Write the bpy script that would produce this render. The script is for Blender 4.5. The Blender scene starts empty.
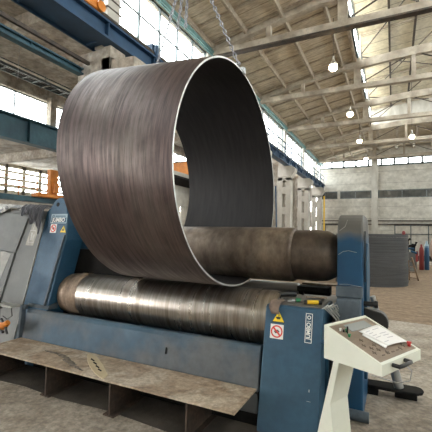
import bpy, bmesh, math, random
from mathutils import Vector, Matrix
random.seed(7)
sc = bpy.context.scene
COL = sc.collection
PI = math.pi

# ------------------------------------------------------------------ camera
yaw, pitch, roll = [math.radians(a) for a in (-26.28, 2.99, 1.154)]
fw = Vector((math.sin(yaw)*math.cos(pitch), math.cos(yaw)*math.cos(pitch), math.sin(pitch)))
rt = Vector((math.cos(yaw), -math.sin(yaw), 0))
up = rt.cross(fw)
rt, up = rt*math.cos(roll)+up*math.sin(roll), up*math.cos(roll)-rt*math.sin(roll)
cd = bpy.data.cameras.new('camera'); cam = bpy.data.objects.new('camera', cd); COL.objects.link(cam)
cam.matrix_world = Matrix(((rt.x, up.x, -fw.x, 0), (rt.y, up.y, -fw.y, 0), (rt.z, up.z, -fw.z, 1.6), (0, 0, 0, 1)))
cd.sensor_width = 36; cd.lens = 360.4/432*36; cd.clip_start = .05; cd.clip_end = 300
sc.camera = cam

# ------------------------------------------------------------------ sky and daylight
W = bpy.data.worlds.new('sky'); sc.world = W; W.use_nodes = True
bg = W.node_tree.nodes['Background']; bg.inputs[0].default_value = (1, .985, .965, 1); bg.inputs[1].default_value = 15.0
def area(name, loc, direction, sx, sy, power=0, col=(1, 1, 1), portal=False):
    l = bpy.data.lights.new(name, 'AREA'); l.shape = 'RECTANGLE'; l.size = sx; l.size_y = sy
    o = bpy.data.objects.new(name, l); COL.objects.link(o); o.location = loc
    o.rotation_euler = Vector(direction).to_track_quat('-Z', 'Y').to_euler()
    if portal: l.cycles.is_portal = True
    else: l.energy = power; l.color = col
    return o
# daylight through the windows: portals guide the sky's own light
area('clerestory_daylight', (-7.35, 12, 8.45), (1, 0, 0), 60, 2, portal=True)
area('right_daylight', (14.3, 12, 8.3), (-1, 0, 0), 60, 2.4, portal=True)
area('monitor_daylight', (-1.85, 13, 11.35), (1, 0, 0), 56, 1.5, portal=True)
area('monitor_daylight_right', (6.85, 13, 11.35), (-1, 0, 0), 56, 1.5, portal=True)
area('aisle_daylight', (-21.6, 12, 4.9), (1, 0, 0), 60, 3, portal=True)
sc.view_settings.view_transform = 'Standard'; sc.view_settings.look = 'None'
sc.view_settings.exposure = 0.13; sc.view_settings.gamma = 1; sc.view_settings.use_curve_mapping = False

# ------------------------------------------------------------------ materials
def mat(name, col, rough=.6, metal=0, col2=None, scale=4, stretch=(1, 1, 1), detail=6, lo=.35, hi=.65, bump=0, bscale=None,
        col3=None, scale3=1.2, lo3=.5, hi3=.62, emit=None, estr=0, rvar=0, seam=None, grain=0, gscale=30, gstretch=(1, 1, 1)):
    m = bpy.data.materials.new(name); m.use_nodes = True; t = m.node_tree; N = t.nodes; L = t.links
    b = N['Principled BSDF']; b.inputs['Base Color'].default_value = (*col, 1)
    b.inputs['Roughness'].default_value = rough; b.inputs['Metallic'].default_value = metal
    if emit: b.inputs['Emission Color'].default_value = (*emit, 1); b.inputs['Emission Strength'].default_value = estr
    if not (col2 or bump or seam): return m
    tc = N.new('ShaderNodeTexCoord'); mp = N.new('ShaderNodeMapping'); mp.inputs['Scale'].default_value = stretch
    L.new(tc.outputs['Object'], mp.inputs['Vector'])
    def noise(sc_, vec=None):
        n = N.new('ShaderNodeTexNoise'); n.inputs['Scale'].default_value = sc_; n.inputs['Detail'].default_value = detail
        n.inputs['Roughness'].default_value = .6; L.new(vec or mp.outputs[0], n.inputs['Vector']); return n
    def ramp(n, a, c):
        r = N.new('ShaderNodeMapRange'); r.inputs[1].default_value = a; r.inputs[2].default_value = c
        L.new(n.outputs[0], r.inputs[0]); return r
    cur = None
    n1 = noise(scale)
    def mix(fac, a, c):
        x = N.new('ShaderNodeMix'); x.data_type = 'RGBA'; L.new(fac, x.inputs[0])
        if isinstance(a, tuple): x.inputs[6].default_value = (*a, 1)
        else: L.new(a, x.inputs[6])
        x.inputs[7].default_value = (*c, 1); return x.outputs[2]
    if col2:
        r1 = ramp(n1, lo, hi); cur = mix(r1.outputs[0], col, col2)
        if rvar:
            rr = N.new('ShaderNodeMapRange'); rr.inputs[1].default_value = lo; rr.inputs[2].default_value = hi
            rr.inputs[3].default_value = rough; rr.inputs[4].default_value = rough+rvar
            L.new(n1.outputs[0], rr.inputs[0]); L.new(rr.outputs[0], b.inputs['Roughness'])
    if col3:
        n3 = noise(scale3, tc.outputs['Object']); r3 = ramp(n3, lo3, hi3); cur = mix(r3.outputs[0], cur or col, col3)
    if seam:   # (axis, spacing, width, colour): cast joints
        ax, sp, wd, sc_ = seam
        sx = N.new('ShaderNodeSeparateXYZ'); L.new(tc.outputs['Object'], sx.inputs[0])
        d = N.new('ShaderNodeMath'); d.operation = 'MODULO'; L.new(sx.outputs[ax], d.inputs[0]); d.inputs[1].default_value = sp
        a_ = N.new('ShaderNodeMath'); a_.operation = 'ABSOLUTE'; L.new(d.outputs[0], a_.inputs[0])
        l_ = N.new('ShaderNodeMath'); l_.operation = 'LESS_THAN'; L.new(a_.outputs[0], l_.inputs[0]); l_.inputs[1].default_value = wd
        cur = mix(l_.outputs[0], cur or col, sc_)
    if grain and cur:
        gm = N.new('ShaderNodeMapping'); gm.inputs['Scale'].default_value = gstretch; L.new(tc.outputs['Object'], gm.inputs['Vector'])
        gn = noise(gscale, gm.outputs[0]); gr = N.new('ShaderNodeMapRange'); gr.inputs[1].default_value = .36; gr.inputs[2].default_value = .64
        gr.inputs[3].default_value = 1-grain; gr.inputs[4].default_value = 1+grain; L.new(gn.outputs[0], gr.inputs[0])
        vm = N.new('ShaderNodeVectorMath'); vm.operation = 'SCALE'; L.new(cur, vm.inputs[0]); L.new(gr.outputs[0], vm.inputs['Scale']); cur = vm.outputs[0]
    if cur: L.new(cur, b.inputs['Base Color'])
    if bump:
        bp = N.new('ShaderNodeBump'); bp.inputs['Strength'].default_value = bump; bp.inputs['Distance'].default_value = .02
        nb = noise(bscale or scale); L.new(nb.outputs[0], bp.inputs['Height']); L.new(bp.outputs[0], b.inputs['Normal'])
    return m
def glassmat(name, tint, mixf, rough=.05):
    m = bpy.data.materials.new(name); m.use_nodes = True; N = m.node_tree.nodes; L = m.node_tree.links
    for n in list(N):
        if n.type == 'BSDF_PRINCIPLED': N.remove(n)
    out = [n for n in N if n.type == 'OUTPUT_MATERIAL'][0]
    a = N.new('ShaderNodeBsdfTransparent'); a.inputs[0].default_value = (*tint, 1)
    g = N.new('ShaderNodeBsdfGlossy'); g.inputs[1].default_value = rough; g.inputs[0].default_value = (.8, .85, .85, 1)
    x = N.new('ShaderNodeMixShader'); x.inputs[0].default_value = mixf
    L.new(a.outputs[0], x.inputs[1]); L.new(g.outputs[0], x.inputs[2]); L.new(x.outputs[0], out.inputs[0]); return m

M = {}
M['floor'] = mat('concrete_floor', (.34, .29, .235), .85, 0, (.225, .185, .145), 2.4, detail=12, lo=.4, hi=.6, bump=.5, bscale=16, col3=(.42, .37, .31), scale3=.9, lo3=.45, hi3=.65, grain=.28, gscale=22)
M['dirt'] = mat('earth_floor', (.30, .22, .145), .95, 0, (.19, .13, .085), 2.5, (1, 2.5, 1), detail=9, bump=.5, bscale=12, grain=.2, gscale=9)
M['white_wall'] = mat('whitewashed_concrete', (.64, .62, .565), .9, 0, (.47, .45, .40), .9, (1, 1, 1.6), detail=9, bump=.2, bscale=6, seam=(2, 1.2, .03, (.30, .28, .25)), grain=.12, gscale=4)
M['white_concrete'] = mat('whitewashed_column', (.62, .60, .55), .9, 0, (.42, .39, .34), 1.4, (1, 1, .5), detail=8, bump=.3, bscale=8)
M['raw_concrete'] = mat('weathered_and_shaded_concrete', (.44, .39, .325), .92, 0, (.25, .21, .17), 1.2, detail=9, bump=.4, bscale=7, col3=(.54, .50, .44), scale3=.8, grain=.25, gscale=6)
M['roof_slab'] = mat('ribbed_roof_concrete', (.60, .52, .39), .92, 0, (.42, .345, .25), 1.1, (1.0, .5, 1), detail=9, bump=.4, bscale=5, col3=(.60, .53, .42), scale3=.35, lo3=.45, hi3=.7, seam=(1, .5, .03, (.30, .25, .18)), grain=.22, gscale=7, gstretch=(.35, 1.6, 1))
M['rib'] = mat('roof_rib_concrete', (.44, .375, .29), .9, 0, (.30, .25, .19), 2, detail=8, grain=.2, gscale=9)
M['truss'] = mat('truss_concrete', (.53, .47, .385), .9, 0, (.27, .225, .175), 1.5, detail=9, bump=.3, bscale=9, grain=.25, gscale=6)
M['cream'] = mat('monitor_roof_boards', (.80, .76, .64), .8, 0, (.58, .53, .42), .8, (1, .4, 1), detail=7, seam=(1, 1.0, .05, (.34, .30, .23)), grain=.12, gscale=5)
M['dark_steel'] = mat('dark_steel', (.06, .055, .05), .6, .6, (.12, .09, .07), 5)
M['blue_girder'] = mat('blue_girder_paint', (.025, .075, .155), .5, .1, (.018, .05, .10), 1.5, detail=7)
M['teal'] = mat('teal_steel_paint', (.045, .125, .16), .5, .1, (.028, .07, .095), 1.3, detail=7, grain=.15, gscale=5)
M['teal_light'] = mat('pale_teal_paint', (.16, .32, .32), .5, .1, (.10, .2, .2), 3)
M['mullion'] = mat('window_frame_paint', (.16, .19, .20), .6, .2, (.08, .09, .09), 5)
M['glass'] = glassmat('window_glass', (.93, .97, .98), .08)
M['dark_glass'] = mat('dusty_dark_glass', (.05, .055, .055), .08, .1, (.12, .12, .11), 1.2, detail=5, rvar=.2)
M['machine_blue'] = mat('machine_blue_paint', (.013, .072, .140), .42, .1, (.010, .052, .105), 2.5, detail=8, col3=(.024, .08, .135), scale3=1.6, lo3=.5, hi3=.8, rvar=.2, grain=.1)
M['machine_grey'] = mat('machine_blue_grey_paint', (.10, .125, .15), .5, .1, (.065, .085, .105), 3, detail=9, rvar=.2, grain=.1)
M['housing'] = mat('housing_blue_paint', (.027, .082, .140), .45, .1, (.021, .063, .110), 2.2, detail=9, col3=(.042, .10, .155), scale3=1.2, lo3=.45, hi3=.75, grain=.1, gscale=14)
M['beam_blue'] = mat('beam_blue_paint', (.034, .082, .130), .42, .15, (.028, .065, .104), 2.0, (1, 1, 1), detail=9, col3=(.105, .112, .12), scale3=1.1, lo3=.42, hi3=.6, rvar=.2, grain=.12, gscale=12)
M['worn_top'] = mat('worn_grey_steel', (.20, .185, .17), .5, .3, (.11, .10, .09), 5, detail=8, bump=.2)
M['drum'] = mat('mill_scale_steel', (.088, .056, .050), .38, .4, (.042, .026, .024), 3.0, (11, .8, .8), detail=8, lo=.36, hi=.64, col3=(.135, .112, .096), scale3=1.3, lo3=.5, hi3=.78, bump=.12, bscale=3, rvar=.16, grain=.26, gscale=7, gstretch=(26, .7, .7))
M['drum_in'] = mat('shaded_mill_scale', (.030, .027, .028), .55, .3, (.016, .015, .016), 3, (9, .9, .9), detail=7, bump=.08, bscale=3)  # darker copy of the shell steel, interior shade put into the colour
M['cut'] = mat('bright_cut_edge', (.72, .72, .70), .35, .5, (.5, .5, .48), 12)
M['roll'] = mat('polished_roll_steel', (.46, .425, .385), .25, .92, (.22, .19, .16), 1.7, (9, .5, .5), detail=9, lo=.32, hi=.66, col3=(.16, .11, .08), scale3=1.9, lo3=.52, hi3=.78, bump=.05, bscale=3, rvar=.12, grain=.16, gscale=7, gstretch=(16, .6, .6))
M['top_roll'] = mat('brown_roll_steel', (.25, .195, .15), .33, .6, (.105, .078, .06), 2.2, (2.2, 1, 1), detail=9, lo=.36, hi=.64, col3=(.31, .27, .225), scale3=2.2, lo3=.5, hi3=.72, bump=.05, bscale=3, rvar=.12, grain=.16, gscale=9, gstretch=(3, 1.6, 1.6))
M['roll_rust'] = mat('rusty_roll_end', (.40, .30, .22), .5, .4, (.20, .14, .10), 5, (4, 1, 1), detail=8, bump=.15, grain=.2)
M['plate'] = mat('rusty_scaled_plate', (.42, .325, .235), .7, .1, (.27, .19, .13), 3.2, (.8, 1.6, 1), detail=12, lo=.42, hi=.58, col3=(.50, .42, .33), scale3=2.6, lo3=.48, hi3=.6, bump=.3, bscale=18, grain=.25, gscale=30)
M['plate_edge'] = mat('rusty_support', (.085, .055, .04), .75, .1, (.04, .03, .024), 6, detail=8, bump=.2, grain=.25)
M['off_white'] = mat('off_white_enamel', (.74, .75, .66), .45, 0, (.66, .67, .58), 3, detail=7)
M['panel_face'] = mat('brushed_brown_panel', (.30, .225, .165), .45, .35, (.20, .15, .11), 4, (6, 1, 1), detail=7)
M['screen'] = mat('grey_display', (.32, .34, .34), .2, 0)
M['black'] = mat('black_plastic', (.012, .012, .013), .4)
M['grey_steel'] = mat('grey_steel', (.42, .43, .44), .35, .7)
M['paper'] = mat('white_paper', (.85, .83, .82), .7)
M['ink'] = mat('faded_print', (.45, .42, .47), .8)
M['red'] = mat('red_plastic', (.55, .03, .03), .4)
M['green'] = mat('green_plastic', (.02, .22, .08), .4)
M['yellow'] = mat('yellow_plastic', (.80, .52, .02), .45)
M['sign_white'] = mat('sign_white', (.80, .80, .78), .5)
M['sign_yellow'] = mat('sign_yellow', (.85, .62, .02), .5)
M['sign_red'] = mat('sign_red', (.68, .06, .05), .5)
M['logo_blue'] = mat('logo_pale_blue', (.30, .42, .50), .5)
M['cabinet'] = mat('grey_cover_paint', (.155, .165, .165), .55, .2, (.115, .12, .12), 1.6, detail=8, col3=(.20, .205, .20), scale3=1.1)
M['label_metal'] = mat('dusty_nameplate', (.34, .33, .29), .5, .5, (.22, .21, .19), 9)
M['scuff_and_highlight'] = mat('pale_wear_and_highlight', (.42, .42, .39), .6, .1, (.26, .26, .25), 7, detail=8)  # pale worn sheet; also paints the highlight on the housing edge
M['tarp'] = mat('grey_plastic_sheet', (.10, .10, .12), .4, 0, (.055, .055, .07), 4, detail=7, bump=.5, bscale=12)
M['tarp_white'] = mat('white_plastic_sheet', (.60, .60, .58), .5, 0, (.16, .16, .175), 9, lo=.46, hi=.54, detail=6, bump=.4, bscale=12)
M['orange'] = mat('orange_crane_paint', (.75, .26, .03), .5, 0, (.55, .17, .02), 3)
M['rings'] = mat('dark_grey_rolled_steel', (.055, .056, .06), .6, .3, (.09, .092, .095), 2.4, (.6, .6, 7), detail=8, rvar=.1)
M['galv'] = mat('galvanised_chain', (.36, .36, .38), .4, .75, (.2, .2, .22), 20)
M['brass_scrap'] = mat('tan_cut_plate', (.60, .49, .31), .5, .1, (.52, .42, .26), 8)
M['scrap_dark'] = mat('dark_scrap', (.07, .06, .052), .6, .3, (.27, .22, .17), 30, bump=.4)
M['red_cyl'] = mat('red_cylinder_paint', (.22, .03, .03), .5)
M['blue_cyl'] = mat('blue_cylinder_paint', (.035, .11, .22), .5)
M['pink_steel'] = mat('pinkish_rusty_shell', (.46, .32, .26), .7, .1, (.33, .22, .18), 2)
M['lamp'] = mat('lamp_lens', (1, .9, .7), .4, emit=(1, .80, .50), estr=28)
M['lampshade'] = mat('lamp_reflector', (.5, .48, .44), .4, .6)
M['floor_shade'] = mat('shaded_floor', (.045, .038, .032), .8, 0, (.09, .075, .06), 3, detail=10, bump=.4, bscale=14)  # shade under the plate put into a darker floor colour
M['panel_mark'] = mat('panel_lettering', (.11, .08, .06), .5)
M['rag'] = mat('soiled_rag', (.21, .15, .115), .9, 0, (.12, .09, .075), 14, bump=.5)
M['black_and_shade'] = mat('black_steel_and_shade', (.009, .009, .0095), .8, 0, (.018, .016, .015), 6)  # black parts; also painted shade in recesses and under the beam
M['black_and_shade'].node_tree.nodes['Principled BSDF'].inputs['Specular IOR Level'].default_value = .12
M['hazy'] = mat('whitewashed_brick', (.60, .57, .51), .9, 0, (.42, .39, .34), 2.4, detail=9)

# ------------------------------------------------------------------ mesh tools
class MB:
    def __init__(s): s.bm = bmesh.new(); s.mi = 0
    def faces(s, vs, fs):
        v = [s.bm.verts.new(p) for p in vs]
        for f in fs:
            try: fc = s.bm.faces.new([v[i] for i in f]); fc.material_index = s.mi
            except ValueError: pass
        return v
    def box(s, x0, x1, y0, y1, z0, z1):
        vs = [(x, y, z) for x in (x0, x1) for y in (y0, y1) for z in (z0, z1)]
        s.faces(vs, [(0, 1, 3, 2), (4, 6, 7, 5), (0, 4, 5, 1), (2, 3, 7, 6), (0, 2, 6, 4), (1, 5, 7, 3)]); return s
    def bar(s, a, b, w, h=None, upv=(0, 0, 1)):
        a, b = Vector(a), Vector(b); h = h or w; d = (b-a).normalized(); u = Vector(upv)
        if abs(d.dot(u)) > .98: u = Vector((0, 1, 0))
        r = d.cross(u).normalized(); u = r.cross(d)
        vs = [p + r*(i*w/2) + u*(j*h/2) for p in (a, b) for i in (-1, 1) for j in (-1, 1)]
        s.faces(vs, [(0, 1, 3, 2), (4, 6, 7, 5), (0, 4, 5, 1), (2, 3, 7, 6), (0, 2, 6, 4), (1, 5, 7, 3)]); return s
    def tube(s, pts, r, n=10, cap=True):
        pts = [Vector(p) for p in pts]; rs = r if isinstance(r, (list, tuple)) else [r]*len(pts); rings = []
        for i, p in enumerate(pts):
            d = ((pts[min(i+1, len(pts)-1)]-pts[max(i-1, 0)])).normalized()
            u = Vector((0, 0, 1)) if abs(d.z) < .9 else Vector((0, 1, 0))
            x = d.cross(u).normalized(); y = x.cross(d)
            rings.append([s.bm.verts.new(p+x*rs[i]*math.cos(2*PI*k/n)+y*rs[i]*math.sin(2*PI*k/n)) for k in range(n)])
        for a, b in zip(rings, rings[1:]):
            for k in range(n): s.bm.faces.new((a[k], a[(k+1) % n], b[(k+1) % n], b[k])).material_index = s.mi
        if cap:
            for q in (rings[0][::-1], rings[-1]): s.bm.faces.new(q).material_index = s.mi
        return s
    def lathe_x(s, prof, yc, zc, n=64):      # profile of (x, radius) about an axis along X
        rings = [[s.bm.verts.new((x, yc+r*math.cos(2*PI*k/n), zc+r*math.sin(2*PI*k/n))) for k in range(n)] for x, r in prof]
        for a, b in zip(rings, rings[1:]):
            for k in range(n): s.bm.faces.new((a[k], a[(k+1) % n], b[(k+1) % n], b[k])).material_index = s.mi
        for q in (rings[0][::-1], rings[-1]): s.bm.faces.new(q).material_index = s.mi
        return s
    def lathe_z(s, prof, xc, yc, n=20):
        rings = [[s.bm.verts.new((xc+r*math.cos(2*PI*k/n), yc+r*math.sin(2*PI*k/n), z)) for k in range(n)] for z, r in prof]
        for a, b in zip(rings, rings[1:]):
            for k in range(n): s.bm.faces.new((a[k], a[(k+1) % n], b[(k+1) % n], b[k])).material_index = s.mi
        for q in (rings[0][::-1], rings[-1]): s.bm.faces.new(q).material_index = s.mi
        return s
    def prism(s, poly, axis, a, b):          # poly in the two other axes, in order
        def P(q, v): return {'x': (v, q[0], q[1]), 'y': (q[0], v, q[1]), 'z': (q[0], q[1], v)}[axis]
        n = len(poly); A = [s.bm.verts.new(P(q, a)) for q in poly]; B = [s.bm.verts.new(P(q, b)) for q in poly]
        for k in range(n): s.bm.faces.new((A[k], A[(k+1) % n], B[(k+1) % n], B[k])).material_index = s.mi
        s.bm.faces.new(A[::-1]).material_index = s.mi; s.bm.faces.new(B).material_index = s.mi; return s
    def quad(s, a, b, c, d): s.faces([a, b, c, d], [(0, 1, 2, 3)]); return s
    def torus(s, c, R, r, nrm=(0, 0, 1), n=24, m=8, stretch=1, long=None):
        c = Vector(c); nz = Vector(nrm).normalized()
        u = Vector(long).normalized() if long else nz.orthogonal().normalized(); v = nz.cross(u); rg = []
        for i in range(n):
            t = 2*PI*i/n; d = u*math.cos(t)+v*math.sin(t); p = c+u*math.cos(t)*R*stretch+v*math.sin(t)*R
            rg.append([s.bm.verts.new(p+d*r*math.cos(2*PI*k/m)+nz*r*math.sin(2*PI*k/m)) for k in range(m)])
        for i in range(n):
            a, b = rg[i], rg[(i+1) % n]
            for k in range(m): s.bm.faces.new((a[k], b[k], b[(k+1) % m], a[(k+1) % m])).material_index = s.mi
        return s

def wloc(p):
    v = Vector((0, 0, 0))
    while p: v = v+Vector(p.location); p = p.parent
    return v
def obj(name, mb, m, parent=None, bevel=0, smooth=False, seg=2, local=False, weld=True):
    bm = mb.bm
    if weld: bmesh.ops.remove_doubles(bm, verts=bm.verts, dist=1e-5)
    bmesh.ops.recalc_face_normals(bm, faces=bm.faces)
    off = Vector((0, 0, 0)); loc = Vector((0, 0, 0))
    if local: pass
    elif parent: off = wloc(parent)
    else:
        xs = [v.co for v in bm.verts]
        lo = [min(c[i] for c in xs) for i in range(3)]; hi = [max(c[i] for c in xs) for i in range(3)]
        off = loc = Vector(((lo[0]+hi[0])/2, (lo[1]+hi[1])/2, lo[2]))
    for v in bm.verts: v.co -= off
    me = bpy.data.meshes.new(name); bm.to_mesh(me); bm.free()
    for mm in (m if isinstance(m, (list, tuple)) else [m]): me.materials.append(M[mm] if isinstance(mm, str) else mm)
    o = bpy.data.objects.new(name, me); COL.objects.link(o); o.location = loc
    if parent: o.parent = parent
    if smooth:
        for p in me.polygons: p.use_smooth = True
        me.set_sharp_from_angle(angle=math.radians(38))
    if bevel:
        b = o.modifiers.new('bevel', 'BEVEL'); b.width = bevel; b.segments = seg; b.limit_method = 'ANGLE'; b.angle_limit = math.radians(40)
        b.harden_normals = False
    return o
def tag(o, label=None, cat=None, group=None, kind=None):
    for k, v in (('label', label), ('category', cat), ('group', group), ('kind', kind)):
        if v: o[k] = v
    return o
def thing(name, loc, label, cat, group=None, rz=0):
    o = bpy.data.objects.new(name, None); COL.objects.link(o); o.location = loc; o.rotation_euler = (0, 0, rz); o.empty_display_size = .1
    return tag(o, label, cat, group)
def struct(name, mb, m, parent=None, **k):
    o = obj(name, mb, m, parent, **k)
    if not parent: o['kind'] = 'structure'
    return o
def copy_tree(o, parent=None):
    c = o.copy(); COL.objects.link(c); c.parent = parent
    for ch in list(o.children): copy_tree(ch, c)
    return c

COLS = [7.4+5.95*k for k in range(6)]       # column and truss lines
YW = 40.2                                   # end wall
Y0 = -12.0
XR = 13.5

# ------------------------------------------------------------------ floor
struct('floor', MB().box(-24, 16, Y0, YW+.3, -.3, 0), 'floor')
d = MB(); pts = [(-12, 8.15), (-.44, 8.05), (.1, 7.96), (.63, 7.9), (3, 7.4), (12, 6.4), (12, 26), (-12, 26)]
d.prism(pts, 'z', 0.0, .006); struct('floor_2', d, 'dirt')
d = MB(); d.prism([(-6.5, 2.56), (-4.1, 2.50), (-3.4, 2.55), (-2.9, 2.52), (-2.3, 2.57), (-1.6, 2.53), (-1.05, 2.60), (-.9, 2.9), (-.9, 5.2), (-6.5, 5.2)], 'z', 0, .004); struct('floor_3', d, 'floor_shade')  # dark slab paints the shade beneath plate and machine

# ------------------------------------------------------------------ end wall with its window strips
w = MB()
w.box(-7.6, XR, YW, YW+.3, 0, 5.68); w.box(-7.6, XR, YW, YW+.3, 6.5, 8.95); w.box(-7.6, XR, YW, YW+.3, 9.85, 13.2)
struct('wall_back', w, 'white_wall')
def winstrip(name, x0, x1, y, z0, z1, step, glass, axis='x', bars=1, t=.07, skip=()):
    f = MB(); g = MB(); n = max(1, round((x1-x0)/step))
    def B(a0, a1, c0, c1, d0, d1):
        if axis == 'x': f.box(a0, a1, c0, c1, d0, d1)
        else: f.box(c0, c1, a0, a1, d0, d1)
    B(x0, x1, y-.04, y+.04, z0, z0+t); B(x0, x1, y-.04, y+.04, z1-t, z1)
    for i in range(n+1):
        x = x0+(x1-x0)*i/n; B(x-t/2, x+t/2, y-.04, y+.04, z0, z1)
    for j in range(bars): z = z0+(z1-z0)*(j+1)/(bars+1); B(x0, x1, y-.025, y+.025, z-t/3, z+t/3)
    if axis == 'x': g.box(x0, x1, y-.006, y+.006, z0, z1)
    else: g.box(y-.006, y+.006, x0, x1, z0, z1)
    o = struct(name, f, 'mullion'); p = obj('pane', g, glass, o); return o
winstrip('window_1', -7.2, XR, YW+.1, 8.95, 9.85, 1.25, 'glass', bars=0, t=.19)
for i, (a, b) in enumerate(((-6.7, -5.4), (-5.1, -2.1), (-1.35, 5.0), (5.7, 12.9))):
    winstrip('window_%d' % (i+2), a, b, YW+.06, 5.68, 6.5, 1.9 if i else 1.3, 'dark_glass', bars=0, t=.09)
p = MB()
for x in (-1.72, 5.35): p.box(x-.3, x+.3, YW-.35, YW, 0, 10.4)
p.box(-5.38, -5.12, YW-.05, YW+.2, 5.6, 6.55)
struct('trim_1', p, 'white_concrete')
# black panel sealing the dark glazing of the middle strip from behind
struct('wall_back_backing', MB().box(-7.6, XR, YW+.5, YW+.6, 5.2, 6.8), 'black_and_shade')
# service pipes and the framed gate on the end wall
pi = MB()
for z in (3.35, 3.0): pi.tube([(-7.2, YW-.25, z), (12, YW-.25, z)], .055, 8)
tag(obj('wall_pipe', pi, 'dark_steel', smooth=True), 'pair of dark service pipes running along the far end wall', 'pipe')
g = thing('wall_gate', (-3.6, YW-.08, 0), 'white boarded gate leaves with thin dark frame on the far end wall', 'gate')
for a, b in ((-6.6, -5.0), (-5.0, -3.4)):
    obj('gate_leaf', MB().box(a+.03, b-.03, YW-.09, YW-.02, 0, 2.9), 'hazy', g)
fr = MB()
for a in (-6.6, -5.0, -3.4): fr.box(a-.05, a+.05, YW-.12, YW-.02, 0, 2.95)
fr.box(-6.6, -3.4, YW-.12, YW-.02, 2.87, 2.97); fr.box(-6.6, -3.4, YW-.12, YW-.02, 1.7, 1.78)
obj('gate_frame', fr, 'mullion', g)
g = thing('wall_gate', (3.8, YW-.08, 0), 'white boarded gate with thin dark frame behind the gas cylinders', 'gate')
fr = MB(); lf = MB()
for a in (.1, 1.5, 3.0, 4.6, 6.2, 7.6): fr.box(a-.05, a+.05, YW-.12, YW-.02, 0, 2.95)
fr.box(.1, 7.6, YW-.12, YW-.02, 2.87, 2.97); fr.box(.1, 7.6, YW-.12, YW-.02, 2.0, 2.08)
lf.box(.13, 7.57, YW-.07, YW-.01, 0, 2.87)
obj('gate_leaf', lf, 'hazy', g); obj('gate_frame', fr, 'mullion', g)

# ------------------------------------------------------------------ right side and rear of the hall (outside the frame, they shape the daylight)
w = MB(); w.box(XR, XR+.3, Y0, YW, 0, 7.4); w.box(XR, XR+.3, Y0, YW, 9.2, 10); struct('wall_right', w, 'white_wall')
winstrip('window_6', Y0, YW, XR+.15, 7.4, 9.2, 3, 'glass', axis='y')
w = MB(); w.box(-14, -6, Y0-.3, Y0, 0, 8); w.box(12, XR, Y0-.3, Y0, 0, 11); w.box(-6, 12, Y0-.3, Y0, 0, 13); struct('wall_front', w, 'white_wall')

# ------------------------------------------------------------------ left side: clerestory over the crane runway
w = MB()
w.box(-7.35, -7.05, Y0, YW, 7.35, 7.6); w.box(-7.35, -7.05, Y0, YW, 9.32, 9.75)
struct('wall_left', w, 'raw_concrete')
ci = 7
edges = [Y0]+[c for c in ([COLS[0]-5.95*3, COLS[0]-5.95*2, COLS[0]-5.95]+COLS)]+[YW]
for a, b in zip(edges, edges[1:]):
    if b-a < 1: continue
    winstrip('window_%d' % ci, a+.22, b-.22, -7.15, 7.6, 9.32, 1.1, 'glass', axis='y', bars=1, t=.06); ci += 1
tp = MB(); tp.tube([(-6.83, Y0, 9.32), (-6.83, YW, 9.32)], .07, 8); tp.box(-6.87, -6.80, Y0, YW, 9.13, 9.2)
tag(obj('gutter_pipe', tp, 'teal_light', smooth=True), 'pale teal pipe running along the top of the high left windows', 'pipe')

# white infill wall behind the columns, lower near the camera
w = MB()
def holed(mb, x0, x1, ya, yb, z0, z1, holes):
    holes = sorted(holes); y = ya
    for (a, b, c, d_) in holes:
        if a > y: mb.box(x0, x1, y, a, z0, z1)
        mb.box(x0, x1, a, b, z0, c); mb.box(x0, x1, a, b, d_, z1); y = b
    if y < yb: mb.box(x0, x1, y, yb, z0, z1)
hl = [(11.9, 13.1, 3.2, 4.05)]
holed(w, -8.1, -7.9, 10.2, 17, 0, 4.15, [(12.6, 13.0, .9, 2.75)])
hs = []
y = 17.6
while y < 39:
    hs += [(y, y+1.5, 1.4, 2.6), (y+1.51, y+1.52, 0, 0.01)]; y += 3.0
hs = [h for h in hs if h[1]-h[0] > .5]
struct('wall_infill', w, 'hazy'); w = MB()
holed(w, -8.1, -7.9, 17, YW, 0, 3.0, hs)
hs2 = [(h[0], h[1], 4.3, 5.4) for h in hs]
holed(w, -8.1, -7.9, 17, YW, 3.0, 6.9, hs2)
struct('wall_infill_shaded', w, 'raw_concrete')  # shade on the far wall put in as a darker concrete
bk = MB(); bk.box(-8.6, -8.5, 17, YW, 0, 6.8); struct('wall_infill_backing', bk, 'black_and_shade')
cn = MB(); cn.prism([(-8.1, 4.05), (-7.2, 3.78), (-7.2, 3.70), (-8.1, 3.55)], 'y', 10.4, 16.6)
tag(obj('canopy', cn, 'black_and_shade'), 'dark lean-to canopy on the white wall seen through the rolled shell', 'canopy')

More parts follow.
